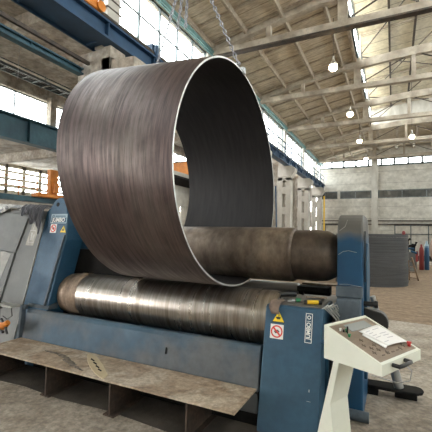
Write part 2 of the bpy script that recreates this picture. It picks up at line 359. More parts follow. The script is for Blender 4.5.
# ------------------------------------------------------------------ columns
ORD = ['first concrete column of the left row, rising beside the nearest end of the blue runway girder',
       'second concrete column of the left row, standing behind the rolled steel shell',
       'third concrete column of the left row, hidden deep behind the rolled shell',
       'white two-legged concrete column nearest the right edge of the rolled shell',
       'white two-legged concrete column, middle of the three right of the shell',
       'white two-legged concrete column closest to the far end wall']
for i, yc in enumerate(COLS):
    r = thing('concrete_column', (-7.1, yc, 0), ORD[i], 'column')
    b = MB(); hw = .30; x0, x1 = -7.45, -6.50
    if i == 0: hw = .30; x0, x1 = -7.90, -6.74
    # two legs joined by crossbars
    lw = .30 if i == 0 else .36
    for s in (x0, x1-lw): b.box(s, s+(lw if i or s != x0 else .5), yc-hw, yc+hw, 0, 6.3 if i == 0 else 5.75)
    for z in (0, 1.5, 3.15, 4.6): b.box(x0+.01, x1-.01, yc-hw+.01, yc+hw-.01, z, z+.5)
    if i: b.box(x0, x1, yc-hw, yc+hw, 5.55, 6.2)
    else: b.box(x1-lw, x1, yc-hw, yc+hw, 5.9, 6.6); b.box(x0+.01, x1-.01, yc-hw+.01, yc+hw-.01, 5.7, 6.56)
    obj('shaft', b, 'white_concrete' if i else 'raw_concrete', r, bevel=.02)
    b = MB()
    if i == 0: b.prism([(x1-.02, 5.2), (-5.97, 5.68), (-5.97, 6.17), (x1-.02, 6.22)], 'y', yc-hw+.05, yc+hw-.05)
    else: b.prism([(x0, 5.9), (x0, 5.75), (x1, 5.75), (x1+.30, 6.2), (x1+.30, 6.42), (x1+.05, 6.6), (x0, 6.6)], 'y', yc-hw-.03, yc+hw+.03)
    obj('corbel', b, 'white_concrete' if i else 'raw_concrete', r, bevel=.02)
    b = MB(); b.box(-7.42 if i else -7.38, -6.98 if i else -6.93, yc-.24, yc+.24, 6.62, 9.4); obj('upper_shaft', b, 'white_concrete', r, bevel=.02)
    if i == 0:
        t = MB()
        for z in (7.75, 8.0): t.tube([(-7.45, yc-.27, z), (-6.94, yc-.27, z), (-6.94, yc+.3, z)], .03, 6)
        obj('clamp_band', t, 'dark_steel', r)

# ------------------------------------------------------------------ crane runway girder with catwalk
r = thing('crane_runway_girder', (-6.9, 14, 6.62), 'long blue crane runway girder with catwalk carried by the left row of columns', 'girder')
b = MB(); b.box(-6.80, -6.74, Y0, 40, 6.66, 7.08); b.box(-7.0, -6.60, Y0, 40, 7.06, 7.12); b.box(-7.0, -6.60, Y0, 40, 6.62, 6.68)
for k in range(26): y = Y0+2*k+.9; b.box(-6.74, -6.62, y-.015, y+.015, 6.68, 7.06)
obj('web', b, 'blue_girder', r)
b = MB(); b.box(-7.44, -7.40, Y0, 10.1, 6.60, 6.74)
for k in range(11): y = Y0+2*k+.9; b.box(-7.42, -6.9, y-.03, y+.03, 6.62, 6.68)
b.box(-7.42, -6.98, Y0, COLS[0]-.3, 6.66, 6.74)
obj('walkway_soffit', b, 'blue_girder', r)
b = MB(); b.box(-6.72, -6.68, Y0, 40, 7.2, 7.28); obj('rail', b, 'dark_steel', r)
b = MB()
for k in range(10, 24):
    y = k*1.7
    b.bar((-6.62, y, 7.1), (-6.62, y, 8.0), .045)
for z in (7.98, 7.6): b.bar((-6.62, 17, z), (-6.62, 39.2, z), .04)
for k in range(10, 23):
    b.bar((-6.62, k*1.7, 7.16), (-6.62, k*1.7+.85, 6.62), .05); b.bar((-6.62, k*1.7+.85, 6.62), (-6.62, k*1.7+1.7, 7.16), .05)
obj('handrail', b, 'blue_girder', r)
b = MB(); b.box(-7.02, -6.72, 8.9, 9.25, 7.2, 7.55); b.box(-6.72, -6.6, 8.95, 9.05, 7.0, 7.5); obj('stop_buffer', b, 'blue_girder', r, bevel=.02)
# orange crane carriage on the girder, top of the frame
r = thing('crane_end_carriage', (-6.9, 6.05, 7.14), 'rounded orange crane carriage on the blue girder at the top edge', 'crane')
b = MB(); b.box(-7.0, -6.60, 5.4, 6.62, 7.16, 7.42); obj('carriage_body', b, 'orange', r, bevel=.06)
for y in (5.7, 6.55):
    b = MB(); b.tube([(-6.86, y, 7.28), (-6.54, y, 7.28)], .13, 20); obj('wheel', b, 'orange', r, smooth=True)

# ------------------------------------------------------------------ neighbouring aisle on the left
c = MB(); c.box(-13.6, -7.4, Y0, 10.1, 7.65, 7.85); c.box(-13.6, -8.1, 10.1, YW, 7.65, 7.85)
for k in range(9): y = Y0+.6+5.95*k; c.box(-13.6, -7.4, y-.15, y+.15, 7.25, 7.66)
struct('ceiling_aisle', c, 'raw_concrete')
def along_beam(name, x0, x1, z0, z1, m, label, cat, y1=10, flange=.06):
    b = MB(); xm = (x0+x1)/2; b.box(xm-.02, xm+.02, Y0, y1, z0, z1); b.box(x0, x1, Y0, y1, z0-.02, z0+.02); b.box(x0, x1, Y0, y1, z1-.02, z1+.02)
    k = Y0+1
    while k < y1: b.box(x0+.02, x1-.02, k-.012, k+.012, z0, z1); k += 1.5
    return tag(obj(name, b, m), label, cat)
along_beam('side_rail_beam', -7.86, -7.66, 5.96, 6.10, 'teal', 'slim teal steel beam under the side aisle ceiling, ending at the first column', 'beam', 7.08)
b = MB(); b.box(-7.54, -7.46, Y0, 7.1, 6.18, 6.27)
tag(obj('busbar_duct', b, 'dark_steel'), 'thin dark duct running between the blue girder and the teal beam', 'duct')
t = thing('cable_tray', (-12.2, 8, 7.3), 'ladder cable tray of dark bars hung below the side aisle ceiling', 'cable tray')
b = MB()
for x in (-12.45, -11.95):
    b.bar((x, Y0, 7.32), (x, 15, 7.32), .04, .09); b.bar((x, Y0, 7.48), (x, 15, 7.48), .03, .03)
k = Y0
while k < 15: b.bar((-12.45, k, 7.3), (-11.95, k, 7.3), .03); k += .42
obj('ladder', b, 'mullion', t)
for y in (4.5, 6.9, 9.4, 12.0):
    b = MB(); b.tube([(-12.2, y, 7.3), (-12.2, y, 7.66)], .015, 6); b.bar((-12.5, y, 7.26), (-11.9, y, 7.26), .04); obj('hanger', b, 'dark_steel', t)
b = MB()
for x in (-12.35, -12.2, -12.1): b.tube([(x, Y0, 7.36), (x, 15, 7.36)], .03, 6)
obj('cables', b, 'black', t)
for y, x in ((5.9, -10.6), (6.9, -10.2)):
    b = MB(); b.tube([(x, y, 6.2), (x, y, 7.66)], .008, 5)
    tag(obj('hanging_wire', b, 'grey_steel'), 'thin wire hanging from the aisle ceiling, %s of the pair' % ('left' if y < 6.5 else 'right'), 'wire')
# concrete edge beam and windows of that aisle
w = MB(); w.box(-13.6, -13.28, Y0, YW, 7.15, 7.66); w.box(-13.6, -13.28, Y0, YW, 6.0, 6.1); struct('wall_aisle', w, 'raw_concrete')
winstrip('window_20', Y0, 24, -13.45, 6.1, 7.15, 2.97, 'glass', axis='y', bars=1, t=.035)
b = MB(); b.box(-13.3, -13.02, 10.35, 10.65, 5.9, 7.3); b.box(-13.3, -13.02, 4.3, 4.6, 5.9, 7.3); struct('trim_2', b, 'raw_concrete')
t = thing('aisle_crane_girder', (-13, 8, 5.05), 'deep teal crane girder crossing the left edge below the bright aisle windows', 'girder')
b = MB(); b.box(-13.03, -12.97, Y0, 22, 5.08, 5.95); obj('web', b, 'teal', t)
b = MB(); b.box(-13.25, -12.75, Y0, 22, 5.93, 5.99); b.box(-13.2, -12.8, Y0, 22, 5.05, 5.10); obj('flange', b, 'teal', t)
for k in range(7, 17): y = Y0+1.5*k+.3; obj('stiffener', MB().box(-12.97, -12.82, y-.02, y+.02, 5.1, 5.93), 'teal', t)
for y in (-1.5, 4.45, 14.4):
    b = MB(); b.box(-13.35, -12.7, y-.25, y+.25, 0, 4.6); b.box(-13.45, -12.55, y-.3, y+.3, 4.6, 5.04)
    tag(obj('aisle_column', b, 'raw_concrete', bevel=.02), {-1.5: 'raw concrete column of the side aisle, behind the left edge of the machine', 4.45: 'raw concrete column under the deep teal girder at the left', 14.4: 'raw concrete aisle column hidden behind the shell and the orange post'}[y], 'column')
# second lean-to beyond
c = MB(); c.box(-21.5, -13.3, Y0, YW, 5.75, 5.95)
for k in range(9): y = Y0+.6+5.95*k; c.box(-21.5, -13.3, y-.14, y+.14, 5.3, 5.76)
struct('ceiling_leanto', c, 'raw_concrete')
w = MB(); w.box(-21.7, -21.4, Y0, YW, 0, 3.9); struct('wall_leanto', w, 'hazy')
lw_ = winstrip('window_21', Y0, YW, -21.5, 3.9, 5.75, 1.2, 'glass', axis='y', bars=3, t=.22); lw_.data.materials[0] = M['cream']
# orange crane in the lean-to
t = thing('orange_crane', (-14.6, 12, 3.6), 'orange bridge crane with railing and upright post left of the shell', 'crane')
b = MB(); b.box(-14.85, -14.6, 11.75, 12.2, 3.35, 4.55); b.box(-14.6, -14.4, 11.85, 12.1, 3.4, 3.9); obj('upright', b, 'orange', t, bevel=.03)
b = MB(); b.box(-14.9, -14.4, 11.0, 12.4, 3.18, 3.36); obj('end_truck', b, 'orange', t, bevel=.03)
b = MB()
for z in (3.6, 4.0): b.bar((-15.0, 4, z), (-15.0, 11.6, z), .035)
for k in range(9): b.bar((-15.0, 4+.92*k, 3.18), (-15.0, 4+.92*k, 4.0), .035)
obj('railing', b, 'orange', t)
b = MB(); b.box(-15.2, -14.8, 2, 12.6, 2.95, 3.18); obj('bridge_girder', b, 'teal', t)
t = thing('orange_girder', (-11, 15.4, 4.45), 'orange crane girder seen through the opening of the rolled shell', 'crane')
obj('girder', MB().box(-12.6, -8.3, 15.3, 15.8, 4.5, 5.2), 'orange', t, bevel=.03)
obj('rail', MB().box(-12.6, -8.3, 15.4, 15.6, 5.2, 5.28), 'dark_steel', t)
for x in (-12.3, -8.6): obj('hanger', MB().box(x-.08, x+.08, 15.45, 15.6, 5.25, 7.64), 'orange', t)

# ------------------------------------------------------------------ main roof
def roofz(x): return 9.62+(x+7)*.195
c = MB(); xm = -1.65
def slope(mb, xa, za, xb, zb, th):
    mb.prism([(xa, za), (xb, zb), (xb, zb+th), (xa, za+th)], 'y', Y0, YW+.3)
slope(c, -7.35, roofz(-7.35), xm, roofz(xm), .14); slope(c, 6.65, roofz(xm), XR+.3, 9.3, .14)
struct('ceiling', c, 'roof_slab')
rb = MB()
for k in range(4):
    x = -6.85+1.5*k; z = roofz(x)
    rb.prism([(x-.05, z-.17), (x+.05, z-.17), (x+.08, z+.03), (x-.08, z)], 'y', Y0, YW)
x = xm; z = roofz(x); rb.box(x-.14, x+.0, Y0, YW, z-.12, z+.14)
for k in range(5): x = 6.65+1.5*k; z = roofz(xm)-(x-6.65)*(roofz(xm)-9.3)/(XR+.3-6.65); rb.box(x-.1, x+.1, Y0, YW, z-.22, z+.02)
yy = Y0+.4
struct('trim_3', rb, 'rib')
cr = MB(); y = Y0+1.2
while y < YW:
    for k in range(4):
        xa, xb = -6.85+1.5*k+.1, min(-6.85+1.5*(k+1)-.1, xm-.1)
        if xb > xa: cr.prism([(xa, roofz(xa)-.05), (xb, roofz(xb)-.05), (xb, roofz(xb)+.02), (xa, roofz(xa)+.02)], 'y', y-.045, y+.045)
    y += 1.19
struct('trim_4', cr, 'rib')
# monitor over the middle of the hall, ending at the fourth truss
YM = 31.4
zr = roofz(xm)
c = MB(); c.prism([(-1.68, 12.07), (2.5, 12.5), (6.68, 12.07), (6.68, 12.2), (2.5, 12.65), (-1.68, 12.2)], 'y', Y0, YM); struct('ceiling_monitor', c, 'cream')
c = MB(); c.prism([(xm-.05, roofz(xm)+.02), (2.5, 11.0), (6.7, roofz(xm)+.02), (6.7, roofz(xm)+.16), (2.5, 11.14), (xm-.05, roofz(xm)+.16)], 'y', YM, YW+.3); struct('ceiling_end', c, 'roof_slab')
c = MB(); c.box(xm-.02, 6.67, YM-.02, YM+.12, 10.75, 12.45); struct('wall_monitor', c, 'white_concrete')
c = MB()
for k in range(6): x = -1.2+1.5*k; c.box(x-.09, x+.09, YM+.12, YW, 10.58, 10.95-.0*k)
struct('trim_6', c, 'rib')
for n, x in ((22, -1.62), (23, 6.62)): winstrip('window_%d' % n, Y0, YM, x, zr+.12, 12.07, 2.97, 'glass', axis='y', bars=0, t=.05)
pu = MB()
for x in (-.15, 1.0, 2.5, 4.0, 5.2):
    if x == 2.5: continue
    z = 12.05+(x+1.9)*.1 if x < 2.5 else 12.5-(x-2.5)*.1
    pu.box(x-.05, x+.05, Y0, YM, z-.16, z)
struct('trim_5', pu, 'dark_steel')
MN = ['nearest concrete roof truss, crossing the ceiling just right of the rolled shell', 'second concrete roof truss from the camera, behind the brightest lamp',
      'third concrete roof truss from the camera', 'fourth concrete roof truss from the camera', 'concrete roof truss closest to the far end wall']
for i, y in enumerate(COLS):
    if i == 0: continue
    r = thing('roof_truss', (2.5, y, 9.1), MN[i-1], 'truss')
    b = MB(); b.prism([(-7.3, 9.16), (12.3, 9.16), (12.3, 9.42), (-7.3, 9.42)], 'y', y-.14, y+.14); obj('bottom_chord', b, 'truss', r, bevel=.015)
    b = MB(); top = []
    for k in range(25):
        x = -7.3+19.6*k/24; u = (x-2.5)/9.8
        top.append((x, 9.40+1.45*(1-u*u)))
    low = [(x, z-(.40 if -1.7 < x < 6.7 else .26)) for x, z in top]
    for (a, a2), (p_, p2) in zip(zip(top, low), zip(top[1:], low[1:])):
        b.prism([a, p_, p2, a2], 'y', y-.13, y+.13)
    obj('top_chord', b, 'truss', r)
    zt = lambda x: 9.27+1.45*(1-((x-2.5)/9.8)**2)
    for x in (-4.4, -1.62, .9, 3.4, 6.62, 9.4):
        w_ = .17 if x == -1.62 else .09
        obj('post', MB().box(x-w_, x+w_, y-.1, y+.1, 9.38, zt(x) if x not in (-1.62, 6.62) else 10.75), 'truss', r)
    b = MB()
    for xa, xb in ((-1.5, .9), (3.4, .9), (3.4, 6.5)):
        b.bar((xa, y, 9.45), (xb, y, zt(xb)-.1), .045)
    obj('diagonal', b, 'dark_steel', r)
    if i == 1: obj('tie_channel', MB().box(-6.9, 12.0, y-.17, y+.10, 9.09, 9.155), 'dark_steel', r)
    # frame of the monitor
    if y > 35: continue
    b = MB()
    b.bar((-1.50, y, 10.6), (-1.50, y, 12.0), .08); b.bar((6.50, y, 10.6), (6.50, y, 12.0), .08)
    b.bar((-1.5, y, 11.98), (2.5, y, 12.40), .09); b.bar((6.5, y, 11.98), (2.5, y, 12.40), .09)
    obj('monitor_frame', b, 'truss', r)
for i, y in enumerate(COLS[:-2]):
    b = MB(); ya, yb = y, y+5.95
    b.tube([(-1.4, ya+.2, 10.9), (2.4, yb-.2, 12.2)], .03, 6); b.tube([(2.4, ya+.2, 12.2), (-1.4, yb-.2, 10.9)], .03, 6); b.tube([(2.4, ya+.2, 12.2), (6.4, yb-.2, 10.9)], .03, 6)
    t = obj('wind_brace', b, 'dark_steel')
    tag(t, ['crossed thin steel rods under the roof light above the camera side', 'crossed thin steel rods under the roof light between the first and second trusses', 'crossed thin steel rods under the roof light between the second and third trusses',
            'crossed thin steel rods under the roof light between the third and fourth trusses'][i], 'brace')

# hall lamps
LB = [((-2.17, 14.87), 'lit round hall lamp highest in the picture, nearest to the camera'), ((-2.16, 21.05), 'lit round hall lamp second from the camera in the left line of lamps'),
      ((-2.16, 27.3), 'lit round hall lamp third from the camera in the left line of lamps'), ((-2.15, 33.8), 'lit round hall lamp just above the far end wall windows'),
      ((1.14, 27.4), 'lit round hall lamp on the right, apart from the line of lamps')]
for (x, y), lb in LB:
    r = thing('high_bay_lamp', (x, y, 8.4), lb, 'lamp', 'round lamps hanging under the roof')
    b = MB(); b.lathe_z([(8.56, .16), (8.60, .17), (8.70, .11), (8.76, .05), (8.95, .04)], x, y, 20); obj('lamp_shade', b, 'lampshade', r, smooth=True)
    b = MB(); b.lathe_z([(8.33, .03), (8.36, .11), (8.43, .165), (8.50, .165), (8.565, .15)], x, y, 20); obj('lens', b, 'lamp', r, smooth=True)
    zt = 12.05+(x+1.68)*.1029-.01 if x > -1.6 else roofz(x)-.01
    b = MB(); b.tube([(x, y, 8.9), (x, y, zt)], .012, 6); obj('suspension_rod', b, 'dark_steel', r)

# ================================================================== PLATE ROLLING MACHINE
mc = thing('plate_rolling_machine', (-2.3, 3.4, 0), 'large blue plate rolling machine with heavy steel rolls under the rolled shell', 'machine')
# front roll
YF, ZF, RF = 3.40, .82, .26
b = MB(); b.lathe_x([(-3.38, RF), (-2.6, RF), (-2.1, RF), (-1.6, RF), (-1.02, RF), (-.96, RF-.02), (-.96, .16), (-.8, .16)], YF, ZF, 96)
b.lathe_x([(-3.76, .12), (-3.75, .20), (-3.71, RF-.02), (-3.62, RF-.01), (-3.56, RF-.012), (-3.55, RF), (-3.38, RF)], YF, ZF, 96)
fr_ = obj('front_roll', b, 'roll', mc, smooth=True)
fr_['label'] = 'scored polished front roll in front of the shell'
b = MB(); b.lathe_x([(-3.762, .10), (-3.753, .205), (-3.715, RF-.016), (-3.64, RF-.006), (-3.565, RF-.004), (-3.555, RF+.003), (-3.40, RF+.003), (-3.395, RF-.03)], YF, ZF, 96)
obj('roll_collar', b, 'roll_rust', fr_, smooth=True)
# top roll
YT, ZT, RT = 3.8, 1.41, .285
b = MB(); b.lathe_x([(-3.75, .2), (-3.7, RT), (-2.5, RT), (-.95, RT), (-.925, RT-.012), (-.915, RT-.03)], YT, ZT, 96)
tr_ = obj('top_roll', b, 'top_roll', mc, smooth=True); tr_['label'] = 'brown steel top roll passing inside the shell'
b = MB(); b.lathe_x([(-.92, RT-.028), (-.72, RT-.022), (-.60, RT-.032), (-.52, RT-.07), (-.44, RT-.13), (-.40, RT-.16), (-.27, RT-.16)], YT, ZT, 96)
obj('roll_neck', b, mat('scaled_neck_steel', (.15, .115, .09), .42, .5, (.055, .042, .034), 2.6, (2, 1, 1), detail=9, grain=.25, gscale=9, bump=.1), tr_, smooth=True)
# lower and rear rolls
b = MB(); b.lathe_x([(-3.7, .24), (-1.0, .24), (-.98, .22), (-.98, .13), (-.7, .13)], 3.98, .72, 64); obj('pinch_roll', b, 'roll', mc, smooth=True)
b = MB(); b.lathe_x([(-3.7, .062), (-.99, .062), (-.975, .05), (-.975, .02)], 4.2, 1.0, 32); o_ = obj('guide_roll', b, 'grey_steel', mc, smooth=True)
b = MB(); b.lathe_x([(-.98, .05), (-.93, .06), (-.92, .03)], 4.2, .99, 24); obj('roll_cap', b, 'black_and_shade', o_, smooth=True)
b = MB(); b.lathe_x([(-3.7, .2), (-1.0, .2)], 4.45, .74, 48); obj('rear_roll', b, 'roll', mc, smooth=True)

# front table beam, leaning inwards, with a lip along the top
b = MB(); b.prism([(2.95, .20), (3.01, .60), (3.035, .642), (3.09, .642), (3.14, .60), (3.14, .1), (2.95, .1)], 'x', -4.07, -1.035)
bm_ = obj('front_beam', b, 'beam_blue', mc, bevel=.012, seg=3)
b = MB(); b.prism([(2.975, .64), (2.99, .69), (3.03, .69), (3.03, .64)], 'x', -4.12, -4.06); b.prism([(2.93, .2), (2.975, .69), (3.02, .69), (3.02, .2)], 'x', -4.14, -4.09)
b.prism([(3.05, .66), (3.05, .70), (3.18, .73), (3.18, .66)], 'x', -4.10, -3.72)
obj('beam_bracket', b, 'machine_grey', bm_, bevel=.006)
b = MB()
b.prism([(2.975, .44), (2.985, .50), (2.990, .50), (2.98, .44)], 'x', -1.99, -1.975)
obj('weld_seam', b, 'black_and_shade', bm_)
# bed under the rolls
b = MB(); b.box(-4.0, -1.0, 3.15, 4.6, 0, .42); b.box(-3.9, -1.0, 4.6, 4.72, 0, .86); obj('bed', b, 'machine_blue', mc, bevel=.01); obj('bed_shade_skirt', MB().box(-4.0, -1.03, 2.96, 3.15, 0, .28), 'black_and_shade', mc)  # black skirt paints the shade below the front beam
b = MB(); b.box(-3.72, -1.0, 3.16, 3.2, .42, .50); b.box(-3.72, -.95, 4.0, 4.7, .42, .46); obj('bed_tray', b, 'black_and_shade', mc)

# right housing, low end with the signs
HK, HC = .22, 2.885
def hy(z): return HC+HK*z
hs_ = MB(); hs_.prism([(hy(0), 0), (hy(.98), .98), (3.13, .995), (3.62, .995), (3.62, 0)], 'x', -1.02, -.525)
rh = obj('right_housing', hs_, 'housing', mc, bevel=.012, seg=3); rh['label'] = 'low blue housing at the right end carrying the safety signs'
b = MB(); b.box(-1.0, -.545, 3.15, 3.6, .994, 1.003); b.box(-.88, -.60, 3.3, 3.58, 1.0, 1.025); obj('housing_top_plate', b, 'worn_top', rh, bevel=.004)
b = MB()
for y, z in ((3.05, .1), (3.05, .75)): b.tube([(-.535, y, z), (-.50, y, z)], .02, 10)
b.box(-.527, -.50, 3.2, 3.5, .05, .8)
obj('side_cover', b, 'machine_blue', rh, bevel=.004)
# hydraulic block and hoses between the housings
b = MB(); b.box(-.56, -.40, 3.66, 4.3, 0, .92); obj('hydraulic_block', b, 'machine_blue', mc, bevel=.02)
b = MB(); random.seed(21)
for k in range(8):
    a = .012*k; b.tube([(-.56+a*.3, 3.14+.02*k, .985), (-.53+a, 3.17+.02*k, 1.0+.012*(k % 3)), (-.49+a*.6, 3.20+.025*k, .96), (-.45+a*.4, 3.24+.03*k, .91-.015*(k % 2)), (-.43, 3.30+.03*k, .84)], .005, 6)
obj('hose_bundle', b, 'scuff_and_highlight', mc, smooth=True)
b = MB()
for k in range(3): b.tube([(-.50, 3.1+.05*k, .1), (-.47, 3.12+.06*k, .45), (-.49, 3.2+.05*k, .8), (-.45, 3.45, .95)], .013, 8)
b.tube([(-.46, 3.3, .0), (-.42, 3.2, .3), (-.46, 3.25, .6)], .018, 8)
obj('black_hose', b, 'black', mc, smooth=True)
# safety signs as thin plates on the leaning face
sn = math.sqrt(1+HK*HK); nrm = Vector((0, -1, HK))/sn; upv = Vector((0, HK, 1))/sn
def on_face(x, z, k=HK, c=HC, lift=.004):
    return Vector((x, c+k*z, z))
def decal(mb, poly, cx, cz, k, c, lift, th=.0015):
    s_ = math.sqrt(1+k*k); n_ = Vector((0, -1, k))/s_; u_ = Vector((0, k, 1))/s_; o_ = Vector((cx, c+k*cz, cz))
    A = [mb.bm.verts.new(o_+Vector((1, 0, 0))*p[0]+u_*p[1]+n_*lift) for p in poly]; B = [mb.bm.verts.new(v.co+n_*th) for v in A]
    m_ = len(poly)
    for i in range(m_): mb.bm.faces.new((A[i], A[(i+1) % m_], B[(i+1) % m_], B[i])).material_index = mb.mi
    mb.bm.faces.new(A[::-1]).material_index = mb.mi; mb.bm.faces.new(B).material_index = mb.mi
def ringpoly(mb, r0, r1, cx, cz, k, c, lift, n=28):
    for i in range(n):
        a, b2 = 2*PI*i/n, 2*PI*(i+1)/n
        decal(mb, [(r0*math.cos(a), r0*math.sin(a)), (r1*math.cos(a), r1*math.sin(a)), (r1*math.cos(b2), r1*math.sin(b2)), (r0*math.cos(b2), r0*math.sin(b2))], cx, cz, k, c, lift)
def rect(w, h, ox=0, oy=0): return [(ox-w/2, oy-h/2), (ox+w/2, oy-h/2), (ox+w/2, oy+h/2), (ox-w/2, oy+h/2)]
def safety_signs(parent, tx, tz, ts, bx_, bz, bs, k, c):
    b = MB(); h = ts*.87
    b.mi = 0; decal(b, [(-ts/2, -h/2), (ts/2, -h/2), (0, h/2)], tx, tz, k, c, .001)
    b.mi = 1; s = .88
    decal(b, [(-ts/2*s, -h/2*s-.0), (ts/2*s, -h/2*s), (0, h/2*s*.95)], tx, tz, k, c, .0022)
    b.mi = 0
    for q in (rect(ts*.26, ts*.14, .01*ts, -.14*ts), rect(ts*.36, ts*.05, 0, -.06*ts), rect(.1*ts, .12*ts, -.14*ts, -.1*ts), rect(.06*ts, .15*ts, .02*ts, .06*ts)): decal(b, q, tx, tz, k, c, .0034)
    obj('warning_sign', b, ['black', 'sign_yellow'], parent, weld=False)
    b = MB(); b.mi = 0; decal(b, rect(bs, bs*1.04), bx_, bz, k, c, .001)
    b.mi = 2
    for a in (0, 60, 120, 180, 240, 300):
        q = [(bs*(.14*math.cos(math.radians(a))+.07*math.cos(t)), bs*(.10*math.sin(math.radians(a))+.05*math.sin(t))) for t in [2*PI*i/8 for i in range(8)]]
        decal(b, q, bx_, bz, k, c, .0022)
    b.mi = 1; ringpoly(b, bs*.35, bs*.45, bx_, bz, k, c, .0034)
    w_ = bs*.045; L_ = bs*.27
    decal(b, [(-L_-w_, L_-w_), (-L_+w_, L_+w_), (L_+w_, -L_+w_), (L_-w_, -L_-w_)], bx_, bz, k, c, .0036)
    obj('prohibition_sign', b, ['sign_white', 'sign_red', 'black'], parent, weld=False)
safety_signs(rh, -.897, .905, .115, -.905, .782, .115, HK, HC)
# maker's plate: framed, with the lettering (vertical on the right housing, level on the left one)
def text_mesh(s, size, rot, cx, cz, k, c, lift, m, parent, name='lettering', offx=0, offy=0, bold=.004, sx=1):
    cu = bpy.data.curves.new(name, 'FONT'); cu.body = s; cu.size = size; cu.align_x = 'CENTER'; cu.align_y = 'CENTER'; cu.extrude = .0006; cu.offset = bold*size
    tmp = bpy.data.objects.new('tmp_text', cu); COL.objects.link(tmp)
    dg = bpy.context.evaluated_depsgraph_get(); me = bpy.data.meshes.new_from_object(tmp.evaluated_get(dg)); bpy.data.objects.remove(tmp)
    s_ = math.sqrt(1+k*k); n_ = Vector((0, -1, k))/s_; u_ = Vector((0, k, 1))/s_; o_ = Vector((cx, c+k*cz, cz)); off = wloc(parent)
    for v in me.vertices:
        x, y, z = v.co; x *= sx
        a = x*math.cos(rot)-y*math.sin(rot)+offx; e = x*math.sin(rot)+y*math.cos(rot)+offy
        v.co = o_+Vector((a, 0, 0))+u_*e+n_*(lift+z)-off
    me.materials.clear(); me.materials.append(M[m]); me.name = name
    o = bpy.data.objects.new(name, me); COL.objects.link(o); o.parent = parent; return o
def frame_poly(b, w_, h_, t_, cx, cz, k, c, lift, ox=0, oy=0):
    for q in (rect(w_, t_, ox, oy+h_/2), rect(w_, t_, ox, oy-h_/2), rect(t_, h_+t_, ox-w_/2, oy), rect(t_, h_+t_, ox+w_/2, oy)): decal(b, q, cx, cz, k, c, lift)
b = MB(); frame_poly(b, .052, .232, .005, -.637, .842, HK, HC, .001)
ringpoly(b, .010, .016, -.637, .925, HK, HC, .001, 14); decal(b, rect(.034, .004, 0, 0), -.637, .895, HK, HC, .001)
obj('logo_frame', b, 'sign_white', rh, weld=False)
text_mesh('JUMBO', .048, PI/2, -.637, .82, HK, HC, .001, 'sign_white', rh, 'logo_lettering', bold=.03, sx=.9)
for q_, z_ in ((rect(.008, .02), .376), (rect(.03, .003), .30)): b = MB(); decal(b, q_, -.61, z_, HK, HC, .001); obj('paint_chip', b, 'grey_steel', rh, weld=False)

# tall rounded drop-end yoke
b = MB(); prof = [(3.5, 0), (3.5, 1.58)]
for k in range(9): a = PI-PI/2*k/8; prof.append((3.72+.22*math.cos(a), 1.60+.22*math.sin(a)))
for k in range(1, 9): a = PI/2-PI/2*k/8; prof.append((4.1+.25*math.cos(a), 1.57+.25*math.sin(a)))
prof += [(4.35, .75), (4.2, .4), (4.2, 0)]
b.prism(prof, 'x', -.472, -.25)
M['yoke'] = mat('yoke_blue_paint', (.009, .078, .175), .36, .1, (.007, .057, .13), 2.5, detail=8, rvar=.15)
# grey tone over the upper part of the yoke, a band with its own ragged edge
ny = M['yoke'].node_tree; NN = ny.nodes; bs_ = NN['Principled BSDF']; tc = NN.new('ShaderNodeTexCoord'); sp = NN.new('ShaderNodeSeparateXYZ'); ny.links.new(tc.outputs['Object'], sp.inputs[0])
nn = NN.new('ShaderNodeTexNoise'); nn.inputs['Scale'].default_value = 9; ny.links.new(tc.outputs['Object'], nn.inputs['Vector'])
ad = NN.new('ShaderNodeMath'); ad.operation = 'MULTIPLY_ADD'; ny.links.new(nn.outputs[0], ad.inputs[0]); ad.inputs[1].default_value = .10; ny.links.new(sp.outputs[2], ad.inputs[2])
mr = NN.new('ShaderNodeMapRange'); mr.inputs[1].default_value = 1.61; mr.inputs[2].default_value = 1.70; ny.links.new(ad.outputs[0], mr.inputs[0])
old = bs_.inputs['Base Color'].links[0].from_socket; mx = NN.new('ShaderNodeMix'); mx.data_type = 'RGBA'; ny.links.new(mr.outputs[0], mx.inputs[0]); ny.links.new(old, mx.inputs[6]); mx.inputs[7].default_value = (.11, .105, .097, 1)
ny.links.new(mx.outputs[2], bs_.inputs['Base Color'])
yk = obj('drop_end_yoke', b, 'yoke', mc, bevel=.018, seg=3, smooth=False); yk['label'] = 'tall blue rounded yoke at the right end, grey on top'
for q in ([(-.46, 3.497, 1.44), (-.42, 3.497, 1.47), (-.37, 3.497, 1.48), (-.30, 3.497, 1.465)], [(-.45, 3.497, 1.66), (-.40, 3.497, 1.70), (-.38, 3.497, 1.76)], [(-.45, 3.497, 1.17), (-.38, 3.497, 1.175), (-.26, 3.497, 1.16)]): b = MB(); b.tube(q, .0028, 5); obj('scratch', b, 'scuff_and_highlight', yk)
b = MB(); b.box(-.475, -.25, 3.44, 3.52, 1.06, 1.16); b.box(-.46, -.26, 3.36, 3.5, .55, 1.06)
obj('yoke_latch', b, 'machine_grey', yk, bevel=.012)
b = MB(); b.prism([(3.66, .3), (3.66, 1.35), (3.78, 1.55), (4.0, 1.55), (4.1, 1.2), (4.0, .3)], 'x', -.252, -.225); obj('side_rib', b, 'machine_blue', yk, bevel=.008)
b = MB(); b.box(-.24, -.232, 3.53, 3.60, 1.2, 1.66); obj('side_slot', b, 'black_and_shade', yk)
b = MB(); b.tube([(-.25, 3.6, 1.0), (-.16, 3.6, 1.0)], .022, 12); b.tube([(-.16, 3.6, 1.0), (-.13, 3.6, 1.0)], .032, 12); obj('pin', b, 'black', yk, smooth=True)
b = MB(); prof = [(-.25, .68)]+[(-.13+.085*math.cos(a), .83+.105*math.sin(a)) for a in [(-60+150*k/9)*PI/180 for k in range(10)]]+[(-.25, .96)]
b.prism(prof, 'y', 3.60, 3.72); obj('round_cover', b, 'black', yk, bevel=.01)
